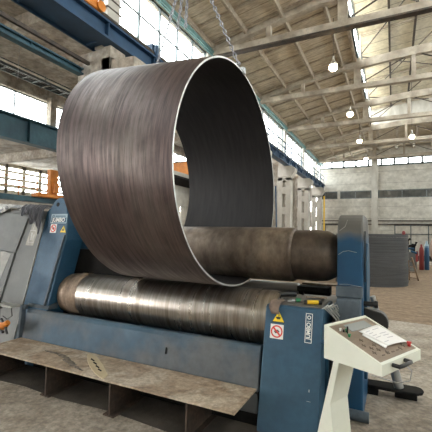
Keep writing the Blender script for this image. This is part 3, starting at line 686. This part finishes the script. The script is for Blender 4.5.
b = MB(); b.tube([(-.44, 3.47, .045), (-.20, 3.47, .045)], .045, 24); obj('base_roller', b, 'machine_grey', mc, smooth=True)
# hinge arm on the floor and its hydraulic cylinder
b = MB(); b.prism([(-.27, 4.26), (-.0, 4.28), (.2, 4.29), (.245, 4.26), (.26, 4.2), (.245, 4.13), (.20, 4.09), (.05, 4.07), (-.27, 4.10)], 'z', .075, .10); b.box(-.27, -.15, 4.1, 4.26, 0, .075); b.box(.0, .2, 4.15, 4.24, 0, .075); obj('drop_end_arm', b, 'black_and_shade', mc, bevel=.008)
b = MB(); b.tube([(.04, 4.16, .10), (-.02, 4.16, .34)], .045, 16); b.tube([(-.02, 4.16, .34), (-.16, 4.1, .85), (-.2, 4.08, 1.0)], .028, 14); obj('drop_end_cylinder', b, 'grey_steel', mc, smooth=True)

# left housing (tower) with rounded ear, signs, inner cheek
TK, TC = .16, 2.95
def tyy(z): return TC+TK*z
def slab(mb, poly, k, c, depth):    # poly (x,z) laid in the leaning plane y=c+k z, extruded back
    A = [mb.bm.verts.new((x, c+k*z, z)) for x, z in poly]; B = [mb.bm.verts.new((x, c+k*z+depth, z)) for x, z in poly]; n = len(poly)
    for i in range(n): mb.bm.faces.new((A[i], A[(i+1) % n], B[(i+1) % n], B[i])).material_index = mb.mi
    mb.bm.faces.new(A[::-1]).material_index = mb.mi; mb.bm.faces.new(B).material_index = mb.mi
b = MB()
poly = [(-4.265, 0), (-3.83, 0), (-3.72, .9), (-3.64, 1.5), (-3.66, 1.7)]+[(-3.86+.14*math.cos(a), 1.92+.12*math.sin(a)) for a in [PI*(.02+.9*k/10) for k in range(11)]]+[(-4.07, 1.86)]
slab(b, poly, TK, TC, .28)
lh = obj('left_housing', b, 'machine_blue', mc, bevel=.015, seg=3); lh['label'] = 'tall blue leaning housing at the left end'
b = MB(); s_ = math.sqrt(1+TK*TK)
pts_ = [(-3.89+.028*math.cos(t), .028*math.sin(t)) for t in [2*PI*i/18 for i in range(18)]]
decal(b, [(x+3.89, z) for x, z in pts_], -3.89, 1.95, TK, TC, -.001, .004); obj('lifting_eye', b, 'black_and_shade', lh, weld=False)
b = MB(); slab(b, [(-3.82, .70), (-3.79, .70), (-3.655, 1.56), (-3.675, 1.56)], TK, TC-.02, .05)
obj('cheek_rib', b, 'machine_grey', lh, bevel=.006)
b = MB(); b.prism([(3.4, 0), (3.62, 1.33), (3.62, 1.95), (4.6, 1.95), (4.7, 0)], 'x', -4.05, -3.76); obj('inner_cheek', b, 'machine_blue', lh, bevel=.01)
b = MB(); b.box(-3.76, -3.1, 3.72, 4.35, 1.33, 1.9); obj('cross_head', b, 'machine_blue', lh, bevel=.01)
b = MB(); b.box(-3.9, -3.75, 3.3, 4.6, .42, 1.3); obj('recess_shade', b, 'black_and_shade', lh)  # black block paints the shade of the recess
b = MB(); b.box(-3.74, -3.25, 3.46, 4.2, 1.38, 1.8); obj('roll_bearing', b, 'machine_blue', lh, bevel=.02)
obj('void_shade_plate', MB().box(-3.74, -2.95, 3.44, 3.47, 1.0, 1.38), 'black_and_shade', lh)  # black sheet added as painted shade of the void before the top roll
obj('void_shade_back', MB().box(-3.72, -2.9, 3.72, 3.78, .44, 1.12), 'black_and_shade', lh)  # black backing, painted shade of the same void
safety_signs(lh, -3.715, 1.635, .115, -3.895, 1.64, .11, TK, TC)
b = MB(); b.mi = 0; decal(b, rect(.28, .115), -3.825, 1.765, TK, TC, .001); frame_poly(b, .28, .115, .008, -3.825, 1.765, TK, TC, .002)
obj('logo_plate', b, 'logo_blue', lh, weld=False)
b = MB(); ringpoly(b, .011, .018, -3.93, 1.795, TK, TC, .003, 14); decal(b, rect(.18, .012, .0, .0), -3.80, 1.797, TK, TC, .003); decal(b, rect(.265, .062, 0, 0), -3.825, 1.748, TK, TC, .002); obj('logo_mark', b, 'machine_blue', lh, weld=False)
text_mesh('JUMBO', .072, 0, -3.825, 1.747, TK, TC, .0045, 'sign_white', lh, 'logo_lettering', bold=.03)

# ------------------------------------------------------------------ rolled shell
c0 = (3.33, 2.2)
KN = [1.1552, -0.0015, -0.0194, 0.0511, -0.0218, -0.004, -0.0208]
KF = [1.1274, -0.0362, 0.043, 0.0115, -0.0439, 0.0113, 0.0146]
def rad(K, t): return K[0]+sum(K[2*k-1]*math.cos(k*t)+K[2*k]*math.sin(k*t) for k in (1, 2, 3))
n = 192; m_ = 12; th = .016
b = MB(); bm = b.bm; outer = []; inner = []
for j in range(m_+1):
    f_ = j/m_; x = -1.4-1.22*f_; ro = []; ri = []
    for i in range(n):
        t = 2*PI*i/n; r_ = rad(KN, t)*(1-f_)+rad(KF, t)*f_
        ro.append(bm.verts.new((x, c0[0]+r_*math.cos(t), c0[1]+r_*math.sin(t)))); r_ -= th
        ri.append(bm.verts.new((x, c0[0]+r_*math.cos(t), c0[1]+r_*math.sin(t))))
    outer.append(ro); inner.append(ri)
for j in range(m_):
    for i in range(n):
        k = (i+1) % n
        bm.faces.new((outer[j][i], outer[j][k], outer[j+1][k], outer[j+1][i])).material_index = 0
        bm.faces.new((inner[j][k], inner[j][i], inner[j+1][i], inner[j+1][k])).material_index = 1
for j in (0, m_):
    for i in range(n):
        k = (i+1) % n; bm.faces.new((outer[j][i], inner[j][i], inner[j][k], outer[j][k])).material_index = 2
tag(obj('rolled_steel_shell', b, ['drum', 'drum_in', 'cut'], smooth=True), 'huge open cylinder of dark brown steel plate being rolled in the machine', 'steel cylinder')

# ------------------------------------------------------------------ hoist chains
def chain(p, q, label, parts=None, pitch=.052, wire=.0075):
    p, q = Vector(p), Vector(q); d_ = (q-p); L_ = d_.length; d_.normalize(); nlk = int(L_/pitch); b = MB()
    s1 = d_.cross(Vector((0, 1, 0))).normalized(); s2 = d_.cross(s1).normalized()
    for i in range(nlk+1): b.torus(p+d_*min(i*pitch, L_), .0155, wire, s1 if i % 2 else s2, 14, 6, stretch=1.75, long=d_)
    r = thing('lifting_chain', p, label, 'chain')
    obj('chain_links', b, 'galv', r, smooth=True, weld=False); return r
HKP = Vector((-2.08, 3.4, 4.86))
r = chain((-1.455, 3.40, 3.40), HKP, 'steel hoist chain hooked over the right rim of the shell')
b = MB(); b.tube([(-1.45, 3.38, 3.37), (-1.47, 3.40, 3.40)], .02, 8); b.box(-1.40, -1.375, 3.385, 3.425, 3.27, 3.34); b.box(-1.46, -1.385, 3.385, 3.425, 3.315, 3.35); obj('plate_clamp', b, 'grey_steel', r, bevel=.006)
r = chain((-2.60, 3.45, 3.40), HKP, 'steel hoist chain slanting down to the left end of the shell')
b = MB(); b.box(-2.66, -2.59, 3.41, 3.49, 3.30, 3.40); obj('plate_clamp', b, 'grey_steel', r, bevel=.006)
chain((-2.235, 3.42, 3.98), HKP+Vector((-.02, .02, 0)), 'short loose chain end, left of the two that dangle above the shell')
chain((-2.10, 3.38, 3.96), HKP+Vector((.01, -.02, 0)), 'short loose chain end, right of the two that dangle above the shell')
r = thing('crane_hook', (-2.08, 3.4, 4.85), 'crane hook block holding the chains above the picture', 'hook')
b = MB(); b.torus((-2.08, 3.4, 4.90), .07, .018, (0, 1, 0), 24, 8); obj('ring', b, 'dark_steel', r, smooth=True)
b = MB(); b.box(-2.2, -1.96, 3.3, 3.5, 5.05, 5.4); b.tube([(-2.08, 3.4, 4.96), (-2.08, 3.4, 5.06)], .03, 10); obj('block', b, 'orange', r, bevel=.03)
b = MB(); b.tube([(-2.14, 3.4, 5.4), (-2.14, 3.4, 8.59)], .008, 6); b.tube([(-2.02, 3.4, 5.4), (-2.02, 3.4, 8.59)], .008, 6); obj('rope', b, 'dark_steel', r)
b = MB(); b.box(-6.95, 12.5, 3.1, 3.7, 8.6, 9.1); tag(obj('bridge_crane_girder', b, 'orange', bevel=.02), 'orange bridge crane girder above the machine, out of the picture', 'crane')

# ------------------------------------------------------------------ steel plate on its supports
tag(obj('steel_plate', MB().box(-4.05, -1.04, 2.47, 2.945, .298, .314), 'plate', bevel=.002), 'long rusty steel plate lying flat in front of the machine', 'steel plate')
for x, lb in ((-3.95, 'rusty steel support under the left end of the plate, at the picture edge'), (-3.05, 'rusty steel support second from the left under the plate'), (-2.24, 'rusty steel support in the middle under the plate'), (-1.46, 'rusty steel support nearest the right end of the plate')):
    b = MB(); b.box(x-.008, x+.008, 2.50, 2.93, .012, .286); b.box(x-.06, x+.06, 2.49, 2.94, 0, .012); b.box(x-.05, x+.05, 2.49, 2.94, .286, .298)
    tag(obj('plate_support', b, 'plate_edge'), lb, 'support', 'supports under the steel plate')
# fish shaped template with slots
def flat_poly(poly, z0, z1, holes=()):
    return MB().prism(poly, 'z', z0, z1)
A_ = Vector((-2.79, 2.83)); B_ = Vector((-2.30, 2.50)); dd = (B_-A_); LL = dd.length; dd.normalize(); nn_ = Vector((-dd.y, dd.x))
def tp_(s, t): v = A_+dd*s*LL+nn_*t; return (v.x, v.y)
top_e = [(s, .055+.02*math.sin(PI*s)-.0*s) for s in [i/8 for i in range(9)]]
low_e = [(s, -.045-.03*math.sin(PI*s)) for s in [i/8 for i in range(9)]]
shape = [tp_(.0, .03)]+[tp_(s, v) for s, v in top_e[1:8]]+[tp_(1.0, .035), tp_(.94, -.055)]+[tp_(s, v) for s, v in low_e[7:0:-1]]+[tp_(0, -.03)]
ct = thing('cut_template', (-2.55, 2.67, .314), 'tan leaf-shaped cut plate with a row of dark slots', 'cut plate')
obj('plate_body', MB().prism([(-2.852, 2.829), (-2.902, 2.891), (-2.854, 2.9), (-2.741, 2.857), (-2.55, 2.734), (-2.322, 2.562), (-2.294, 2.469), (-2.446, 2.531), (-2.617, 2.635), (-2.76, 2.744)], 'z', .314, .322), 'brass_scrap', ct)
for q in [[(-2.75, 2.775), (-2.761, 2.802), (-2.682, 2.767), (-2.674, 2.745)], [(-2.658, 2.716), (-2.668, 2.742), (-2.593, 2.708), (-2.586, 2.688)], [(-2.571, 2.659), (-2.58, 2.685), (-2.509, 2.653), (-2.502, 2.633)], [(-2.488, 2.606), (-2.497, 2.63), (-2.428, 2.6), (-2.422, 2.581)]]:
    obj('slot', MB().prism(q, 'z', .3215, .3232), 'black_and_shade', ct)
sd = MB(); random.seed(3)
for k in range(16):
    s = k/15; x = -3.32+.66*s; y = 2.74-.16*s+.04*math.sin(5*s); L_ = .05+.04*random.random(); a = -.3+.3*random.random()
    sd.bar((x-L_*math.cos(a), y-L_*math.sin(a), .317+.002*(k % 3)), (x+L_*math.cos(a), y+L_*math.sin(a), .317+.002*(k % 3)), .014+.022*random.random()*math.sin(PI*s+.1), .005)
tag(obj('scrap_strip', sd, 'scrap_dark'), 'dark curled metal offcut lying on the rusty plate left of the template', 'scrap')

# ------------------------------------------------------------------ clutter on the housing
r = thing('rag', (-.93, 3.16, 1.0), 'soiled brown rag draped over the front edge of the right housing', 'rag')
b = MB(); rows = []
for j in range(9):
    s = j/8; row = []
    for i in range(7):
        u = i/6-.5; x = -.93+u*(.10-.05*abs(s-.5))+.03*s-.02+.012*math.sin(7*s+i)
        if s < .55: y, z = 3.30-.33*s*.9, 1.012+.012*math.sin(3*i+5*s)**2
        else: f_ = (s-.55)/.45; y, z = 3.118-.06*f_-.012, 1.0-.07*f_
        row.append(b.bm.verts.new((x, y, z)))
    rows.append(row)
for p_, q_ in zip(rows, rows[1:]):
    for i in range(6): b.bm.faces.new((p_[i], p_[i+1], q_[i+1], q_[i]))
o_ = obj('cloth', b, 'rag', r, smooth=True); sm = o_.modifiers.new('thick', 'SOLIDIFY'); sm.thickness = .006; sm.offset = 1
r = thing('hand_tool', (-.93, 3.36, 1.0), 'black hand tool lying behind the rag on the housing', 'tool')
b = MB(); b.tube([(-1.0, 3.36, 1.045), (-.90, 3.42, 1.055), (-.84, 3.46, 1.05)], [.02, .03, .025], 12); obj('tool_body', b, 'black', r, smooth=True)
b = MB(); b.lathe_z([(1.003, .03), (1.03, .035), (1.05, .02)], -.99, 3.355, 14); obj('tool_head', b, 'black_and_shade', r, smooth=True)
r = thing('screwdriver', (-.66, 3.27, 1.0), 'tool with a yellow handle lying on the right housing', 'tool')
b = MB(); b.tube([(-.69, 3.25, 1.022), (-.60, 3.29, 1.022)], [.017, .019], 12); obj('handle', b, 'yellow', r, smooth=True)
for q_ in (((-.715, 3.24, 1.022), (-.69, 3.25, 1.022)), ((-.60, 3.29, 1.022), (-.57, 3.30, 1.022))): b = MB(); b.tube(q_, .019, 12); obj('end_cap', b, 'black', r, smooth=True)
b = MB(); b.tube([(-.80, 3.3, 1.02), (-.765, 3.32, 1.02)], .02, 12); tag(obj('green_fitting', b, 'green', smooth=True), 'small green fitting lying between the rag and the yellow tool', 'fitting')
b = MB(); b.tube([(-.87, 3.27, 1.012), (-.82, 3.29, 1.012)], .009, 8); b.tube([(-.83, 3.29, 1.016), (-.81, 3.30, 1.016)], .014, 8); tag(obj('bolt', b, 'grey_steel', smooth=True), 'small steel bolt lying beside the green fitting', 'bolt')
b = MB(); b.tube([(-.74, 3.44, 1.035), (-.56, 3.50, 1.035)], .007, 6); b.box(-.74, -.71, 3.43, 3.45, 1.03, 1.045); tag(obj('spanner', b, 'roll_rust'), 'rusty thin spanner lying behind the yellow tool', 'tool')
b = MB(); b.box(-.93, -.60, 3.86, 4.02, 1.02, 1.075); b.box(-.90, -.62, 4.08, 4.2, .96, 1.06)
obj('slide_block', b, 'black_and_shade', mc, bevel=.01)
b = MB(); b.box(-.93, -.50, 4.1, 4.25, 1.065, 1.085); obj('slide_plate', b, 'roll_rust', mc, bevel=.004)
b = MB(); b.box(-1.0, -.5, 3.62, 4.6, .5, .9); obj('bearing_block', b, 'worn_top', mc, bevel=.01)

# ------------------------------------------------------------------ grey drive cover at the left with its sheet
r = thing('drive_cover', (-4.9, 3.6, 0), 'grey sloping sheet metal cover at the left end of the machine', 'machine cover')
def cy(z): return tyy(z)-.0
b = MB(); slab(b, [(-6.2, 0), (-4.275, 0), (-4.10, 1.74), (-4.16, 1.87), (-6.2, 1.98)], TK, TC+.0, 1.1); obj('body', b, 'cabinet', r, bevel=.015)
b = MB(); slab(b, [(-6.2, 1.40), (-4.52, 1.32), (-4.38, 1.82), (-6.2, 1.95)], TK, TC-.022, .02); slab(b, [(-6.2, 0.1), (-4.74, 0.1), (-4.53, 1.31), (-6.2, 1.39)], TK, TC-.022, .02); obj('door', b, 'cabinet', r, bevel=.004)
b = MB(); decal(b, [(-.12, -.15), (.03, -.15), (.10, .14), (-.05, .14)], -4.25, 1.56, TK, TC, .001)
obj('nameplate', b, 'label_metal', r, weld=False)
b = MB()
frame_poly(b, .10, .16, .008, -4.27, 1.53, TK, TC, .003); decal(b, rect(.03, .10, -.02, 0), -4.26, 1.53, TK, TC, .003); decal(b, rect(.025, .07, .03, -.01), -4.26, 1.53, TK, TC, .003); decal(b, [(0, 0), (.012, 0), (.04, .07), (.02, .07)], -4.28, 1.62, TK, TC, .003)
obj('nameplate_marking', b, 'scuff_and_highlight', r, weld=False)
b = MB(); decal(b, [(-.3, -.20), (-.02, -.2), (.05, .0), (.10, .16), (-.02, .19), (-.3, .18)], -4.70, 1.13, TK, TC-.022, .001); obj('worn_patch', b, 'scuff_and_highlight', r, weld=False)
b = MB(); slab(b, [(-4.262, .2), (-4.25, .2), (-4.083, 1.76), (-4.095, 1.76)], TK, TC-.008, .02); obj('edge_highlight', b, 'scuff_and_highlight', r)  # pale strip paints the highlight along the housing's left edge
b = MB(); b.tube([(-4.62, 2.98, .96), (-4.52, 2.96, .80), (-4.50, 2.93, .66), (-4.56, 2.92, .55), (-4.66, 2.93, .6)], .006, 6); obj('cable', b, 'black', r, smooth=True)
# draped sheets
def drape(name, x0, x1, m, label, seed, zoff, hang0, hang1, cat='plastic sheet'):
    random.seed(seed); b = MB(); rows = []; nx, ny_ = 36, 16; ph = [random.random()*6 for _ in range(6)]
    for j in range(ny_+1):
        s = j/ny_; row = []
        for i in range(nx+1):
            u = i/nx; x = x0+(x1-x0)*u; zt_ = 1.98-.12*(x+6.2)/2.0+zoff
            wob = .016*math.sin(23*u+ph[0]+3*s)+.012*math.sin(51*u+ph[1]-4*s); hang = hang0+(hang1-hang0)*u+.05*math.sin(14*u+ph[2])
            if s < .6: y = tyy(zt_)+.55-(s/.6)*.60; z = zt_+.015+abs(wob)
            else: f_ = (s-.6)/.4; z = zt_-hang*f_; y = tyy(z)-.045-abs(wob)*1.2; 
            row.append(b.bm.verts.new((x, y, z)))
        rows.append(row)
    for p_, q_ in zip(rows, rows[1:]):
        for i in range(nx): b.bm.faces.new((p_[i], p_[i+1], q_[i+1], q_[i]))
    o = obj(name, b, m, smooth=True); sm = o.modifiers.new('thick', 'SOLIDIFY'); sm.thickness = .004; sm.offset = 1
    return tag(o, label, cat)
drape('white_sheet', -6.15, -4.50, 'tarp_white', 'torn white plastic sheet lying along the top of the grey cover', 5, .03, .10, .05)
drape('dark_sheet', -4.50, -4.07, 'tarp', 'crumpled dark grey plastic sheet hanging over the corner beside the blue housing', 8, .05, .06, .30)
# clamp tool leaning low at the left
r = thing('tool_stand', (-4.27, 2.80, 0), 'small stand with a pale tray and orange grip in front of the grey cover', 'tool stand')
b = MB(); b.tube([(-4.27, 2.80, 0), (-4.27, 2.80, .71)], .012, 8); b.box(-4.35, -4.19, 2.74, 2.86, 0, .02); obj('post', b, 'dark_steel', r)
b = MB(); b.box(-4.50, -3.97, 2.74, 2.86, .705, .73); obj('tray', b, 'scuff_and_highlight', r, bevel=.004)
b = MB(); b.tube([(-4.36, 2.78, .74), (-4.28, 2.78, .78), (-4.25, 2.80, .66)], .025, 8); obj('connector', b, 'black', r, smooth=True)
b = MB(); b.tube([(-4.24, 2.78, .47), (-4.12, 2.76, .48), (-4.04, 2.76, .53)], [.035, .045, .03], 12); obj('grip', b, 'orange', r, smooth=True)
b = MB(); b.tube([(-4.30, 2.77, .52), (-4.16, 2.76, .555), (-4.06, 2.75, .47), (-4.03, 2.75, .40)], .014, 8); b.tube([(-4.27, 2.78, .43), (-4.12, 2.76, .41)], .016, 8); obj('jaw', b, 'black', r, smooth=True)
b = MB(); b.tube([(-4.05, 2.80, .70), (-4.03, 2.80, .60), (-4.12, 2.80, .55), (-4.2, 2.8, .58)], .006, 6); obj('cable', b, 'black', r, smooth=True)

# ------------------------------------------------------------------ control desk
rz = math.radians(154.45)
dk = thing('control_desk', (-.065, 2.337, 0), 'cream white pedestal control desk with sloping panel standing before the machine', 'control desk', rz=rz)
def lq(s, t, z): return (s, -t, z)
Z0, HF, HB, LA, LB_ = .80, .066, .218, .392, .512
def lprism(mb, prof, t0, t1): mb.prism(prof, 'y', -t0, -t1)
tk = .018
b = MB()
side = [(0, Z0), (LA, Z0), (LA, Z0+HB), (0, Z0+HF)]
lprism(b, side, 0, tk); lprism(b, side, LB_-tk, LB_)
lprism(b, [(0, Z0), (tk, Z0), (tk, Z0+HF+.007), (0, Z0+HF)], tk, LB_-tk); lprism(b, [(LA-tk, Z0), (LA, Z0), (LA, Z0+HB), (LA-tk, Z0+HB-.007)], tk, LB_-tk); lprism(b, [(tk, Z0), (LA-tk, Z0), (LA-tk, Z0+.012), (tk, Z0+.012)], tk, LB_-tk)
obj('desk_box', b, 'off_white', dk, local=True, bevel=.004)
def pz(s): return Z0+HF+(HB-HF)*s/LA
def on_panel(mb, s0, s1, t0, t1, lift=0, th=.004):
    vs = []
    for dz in (0, th):
        for s, t in ((s0, t0), (s1, t0), (s1, t1), (s0, t1)): vs.append((s, -t, pz(s)+lift+dz))
    mb.faces(vs, [(0, 1, 2, 3), (4, 7, 6, 5), (0, 4, 5, 1), (1, 5, 6, 2), (2, 6, 7, 3), (3, 7, 4, 0)])
b = MB(); on_panel(b, tk, LA-tk, tk, LB_-tk, -.012, .006); pf = obj('control_panel', b, 'panel_face', dk, local=True)
b = MB(); on_panel(b, .285, .350, .16, .42, -.006, .004); obj('display', b, 'screen', pf, local=True)
b = MB()
for k in range(4): on_panel(b, .05+.005, .062, .12+.06*k, .15+.06*k, -.006, .002)
for s, t in ((.09, .07), (.125, .10), (.16, .07), (.20, .11), (.065, .18), (.10, .14), (.14, .16), (.06, .34), (.07, .40), (.10, .42)):
    on_panel(b, s, s+.004, t, t+.035, -.006, .003); on_panel(b, s-.012, s+.016, t+.016, t+.020, -.006, .003)
obj('panel_marking', b, 'panel_mark', pf, local=True)
def knob(name, s, t, r_, h, m, par=pf):
    b = MB(); b.lathe_z([(pz(s)-.006, r_*.6), (pz(s)+h*.5, r_*.7), (pz(s)+h*.6, r_), (pz(s)+h, r_*.85)], s, -t, 14); return obj(name, b, m, par, local=True, smooth=True)
knob('push_button', .294, .108, .011, .016, 'green'); knob('push_button', .252, .072, .012, .014, 'green')
knob('push_button', .30, .085, .008, .012, 'black'); knob('push_button', .316, .07, .008, .012, 'sign_white')
knob('joystick', .282, .10, .006, .04, 'black')
knob('emergency_stop', .055, .470, .016, .024, 'red')
b = MB(); b.tube([lq(-.004, .12, .845), lq(-.045, .12, .845), lq(-.052, .14, .848), lq(-.052, .25, .848), lq(-.045, .27, .845), lq(-.004, .27, .845)], .0125, 10); obj('handle', b, 'black', dk, local=True, smooth=True)
b = MB(); b.prism([(.368, .8), (.415, .8), (.605, 0.012), (.40, 0.012), (.448, .44)], 'y', -.16, -.375); obj('pedestal', b, 'off_white', dk, local=True, bevel=.006)
b = MB(); b.prism([(.33, 0), (.68, 0), (.68, .012), (.33, .012)], 'y', -.10, -.43); obj('base_plate', b, 'off_white', dk, local=True, bevel=.003)
b = MB(); b.tube([lq(.02, .33, .80), lq(-.01, .36, .76), lq(.02, .40, .68), lq(.10, .40, .64), lq(.25, .34, .66)], .0035, 6); obj('cable', b, 'grey_steel', dk, local=True, smooth=True)
# papers on the desk (their own things; world position from the desk frame)
ca, sa = math.cos(rz), math.sin(rz)
def dw(s, t, z): x, y = s, -t; return (-.065+x*ca-y*sa, 2.337+x*sa+y*ca, z)
def sheet(pts, lift, name, m, label, ink=False):
    b = MB(); n_ = 8; rows = []
    for j in range(n_+1):
        row = []
        for i in range(n_+1):
            u, v = i/n_, j/n_
            s = (pts[0][0]*(1-u)+pts[1][0]*u)*(1-v)+(pts[3][0]*(1-u)+pts[2][0]*u)*v
            t = (pts[0][1]*(1-u)+pts[1][1]*u)*(1-v)+(pts[3][1]*(1-u)+pts[2][1]*u)*v
            row.append(b.bm.verts.new(dw(s, t, pz(s)+lift+.008*abs(math.sin(2.6*u+.3))*(.4+v*.6))))
        rows.append(row)
    for a, c_ in zip(rows, rows[1:]):
        for i in range(n_): b.bm.faces.new((a[i], a[i+1], c_[i+1], c_[i]))
    nf = len(b.bm.faces)
    r = thing(name, dw(pts[0][0], pts[0][1], pz(pts[0][0])), label, 'paper')
    o = obj('sheet', b, m, r, smooth=True); sm = o.modifiers.new('thick', 'SOLIDIFY'); sm.thickness = .0012; sm.offset = 1
    if ink:
        b = MB(); random.seed(11)
        for v in (.15, .27, .4, .52, .66, .8):
            for u0, u1 in ((.12, .4), (.48, .86)):
                if random.random() < .25: continue
                q = []
                for uu, vv in ((u0, v), (u1-.1*random.random(), v), (u1-.08, v+.025), (u0, v+.025)):
                    s = (pts[0][0]*(1-uu)+pts[1][0]*uu)*(1-vv)+(pts[3][0]*(1-uu)+pts[2][0]*uu)*vv
                    t = (pts[0][1]*(1-uu)+pts[1][1]*uu)*(1-vv)+(pts[3][1]*(1-uu)+pts[2][1]*uu)*vv
                    q.append(dw(s, t, pz(s)+lift+.0022+.008*abs(math.sin(2.6*uu+.3))*(.4+vv*.6)))
                b.quad(*q)
        obj('print', b, 'ink', r, weld=False)
    return r
sheet([(.262, .20), (.275, .47), (.075, .49), (.095, .26)], .004, 'paper_sheet', 'paper', 'white printed paper lying on top of the control panel', ink=True)
sheet([(.235, .195), (.262, .30), (.105, .30), (.090, .225)], -.003, 'paper_sheet', 'paper', 'lower paper sheet peeking out under the printed one on the panel')

# ------------------------------------------------------------------ stack of rolled segments and things at the far right
random.seed(4)
r0 = thing('stacked_steel_rings', (-.75, 13.7, 0), 'tall dark grey stack of rolled steel rings behind the blue yoke', 'steel rings')
b = MB(); z = 0.0; cx, cyy, R_ = -.74, 14.1, 1.19
xs0, xs1 = -2.1, .38
# a stack of big rings, each band slightly shifted
k = 0
while z < 1.66:
    h = .085+.05*random.random(); dx = .012*random.uniform(-1, 1); dy = .02*random.uniform(-1, 1)
    rr = R_+.008*random.uniform(-1, 1); nb = 64
    rings = []
    for (rad_, zz) in ((rr, z+.004), (rr, z+h-.004), (rr-.04, z+h-.004), (rr-.04, z+.004)):
        rings.append([b.bm.verts.new((cx+dx+rad_*math.cos(2*PI*i/nb), cyy+dy+rad_*math.sin(2*PI*i/nb), zz)) for i in range(nb)])
    for q in range(4):
        a, c_ = rings[q], rings[(q+1) % 4]
        for i in range(nb): b.bm.faces.new((a[i], a[(i+1) % nb], c_[(i+1) % nb], c_[i]))
    z += h
obj('ring_bands', b, 'rings', r0, smooth=True)
b = MB(); b.lathe_z([(0.0, R_-.06), (1.62, R_-.06)], cx, cyy, 48); obj('core_shell', b, 'black_and_shade', r0)
b = MB(); b.lathe_z([(1.93, .07), (1.98, .06), (2.06, .05), (2.08, .02)], .12, 13.55, 12); 
b2 = MB(); b2.lathe_z([(z+.0, .05), (z+.08, .055), (z+.12, .03)], .30, 13.78, 14); tag(obj('red_bucket', b2, 'red_cyl', smooth=True), 'small red object resting on the rim of the ring stack', 'bucket'); b.bm.free()
r = thing('step_ladder', (.66, 16.2, 0), 'thin rusty ladder leaning against the ring stack', 'ladder')
b = MB()
for a, c_ in (((.54, 15.9, 0), (.46, 15.1, .92)), ((.84, 15.8, 0), (.58, 15.0, .92))): b.bar(a, c_, .05)
obj('stile', b, 'roll_rust', r)
for k in range(4):
    f_ = .12+.24*k; b = MB(); b.bar((.54-.08*f_, 15.9-.8*f_, .92*f_), (.84-.26*f_, 15.8-.8*f_, .92*f_), .035); obj('rung', b, 'roll_rust', r)
def gas(x, y, m, h, label, capm):
    r = thing('gas_cylinder', (x, y, 0), label, 'gas cylinder', 'gas cylinders by the far wall')
    b = MB(); b.lathe_z([(0, .105), (.03, .112), (h-.32, .112), (h-.2, .09), (h-.12, .045), (h-.1, .035)], x, y, 20); obj('cylinder_body', b, m, r, smooth=True)
    b = MB(); b.lathe_z([(h-.34, .114), (h-.2, .093), (h-.12, .05), (h, .04)], x, y, 16); obj('valve_cap', b, capm, r, smooth=True)
gas(1.28, 21.5, 'red_cyl', 1.32, 'dark red gas cylinder standing beside the blue one', 'red_cyl'); gas(1.53, 21.7, 'blue_cyl', 1.50, 'blue gas cylinder with pale shoulder right of the red one', 'logo_blue')
r = thing('welding_machine', (.78, 20.5, 0), 'dark workshop machine with pipes standing between ring stack and gas cylinders', 'machine')
b = MB(); b.box(.45, 1.0, 20.2, 20.8, .0, .95); obj('cabinet', b, 'cabinet', r, bevel=.03)
b = MB(); b.tube([(.6, 20.3, .9), (.6, 20.3, 1.5), (.75, 20.3, 1.6)], .07, 10); b.tube([(.5, 20.25, 1.2), (.95, 20.2, 1.3), (1.0, 20.2, 1.45)], .06, 10); b.tube([(.85, 20.3, .95), (.88, 20.3, 1.35)], .09, 12); obj('head', b, 'black_and_shade', r, smooth=True)
b = MB(); b.tube([(.62, 20.1, 1.12), (.9, 20.1, 1.12)], .05, 10); b.tube([(.75, 20.0, 1.0), (1.0, 20.0, .9)], .05, 8); obj('motor', b, 'machine_blue', r, smooth=True)
b = MB(); b.box(.95, 1.05, 20.0, 20.3, .5, 1.0); obj('guard', b, 'red_cyl', r, bevel=.01)
b = MB(); b.prism([(.62, .42), (4.6, .42), (4.6, .47), (.62, .47)], 'y', 22.2, 22.5); b.prism([(.62, .64), (4.6, .64), (4.6, .70), (.62, .70)], 'y', 22.2, 22.5); b.box(.62, 4.6, 22.33, 22.37, .45, .66)
for x in (1.0, 4.2): b.box(x-.1, x+.1, 22.1, 22.6, 0, .42)
tag(obj('steel_beam', b, 'dark_steel'), 'dark steel beam on trestles behind the gas cylinders', 'beam')
r = thing('steel_tank', (2.5, 23.3, 0), 'pinkish rusty tank end at the right edge of the picture', 'tank')
b = MB(); pr_ = [(1.53, .12), (1.57, .36), (1.64, .52), (1.77, .62), (2.6, .70), (3.9, .70)]; b.lathe_x(pr_, 20.0, 1.12, 40); obj('tank_shell', b, 'pink_steel', r, smooth=True)
for x in (2.2, 3.4):
    b = MB(); b.prism([(19.5, 0), (20.5, 0), (20.45, .75), (20.1, .46), (19.9, .46), (19.55, .75)], 'x', x-.06, x+.06); obj('cradle', b, 'dark_steel', r)
r = thing('yellow_post', (-5.6, 30, 0), 'slim yellow post standing before the far white columns', 'post')
b = MB(); b.tube([(-6.1, 36.2, 0), (-6.1, 36.2, 5.6)], .07, 8); b.box(-6.25, -5.95, 36.05, 36.35, 0, .1); obj('pole', b, 'yellow', r)
b = MB(); b.tube([(-7.0, 23.0, 4.9), (-6.7, 22.5, 0)], .05, 8); tag(obj('leaning_pole', b, 'blue_girder'), 'slim blue pole leaning beside the first white column', 'pole')
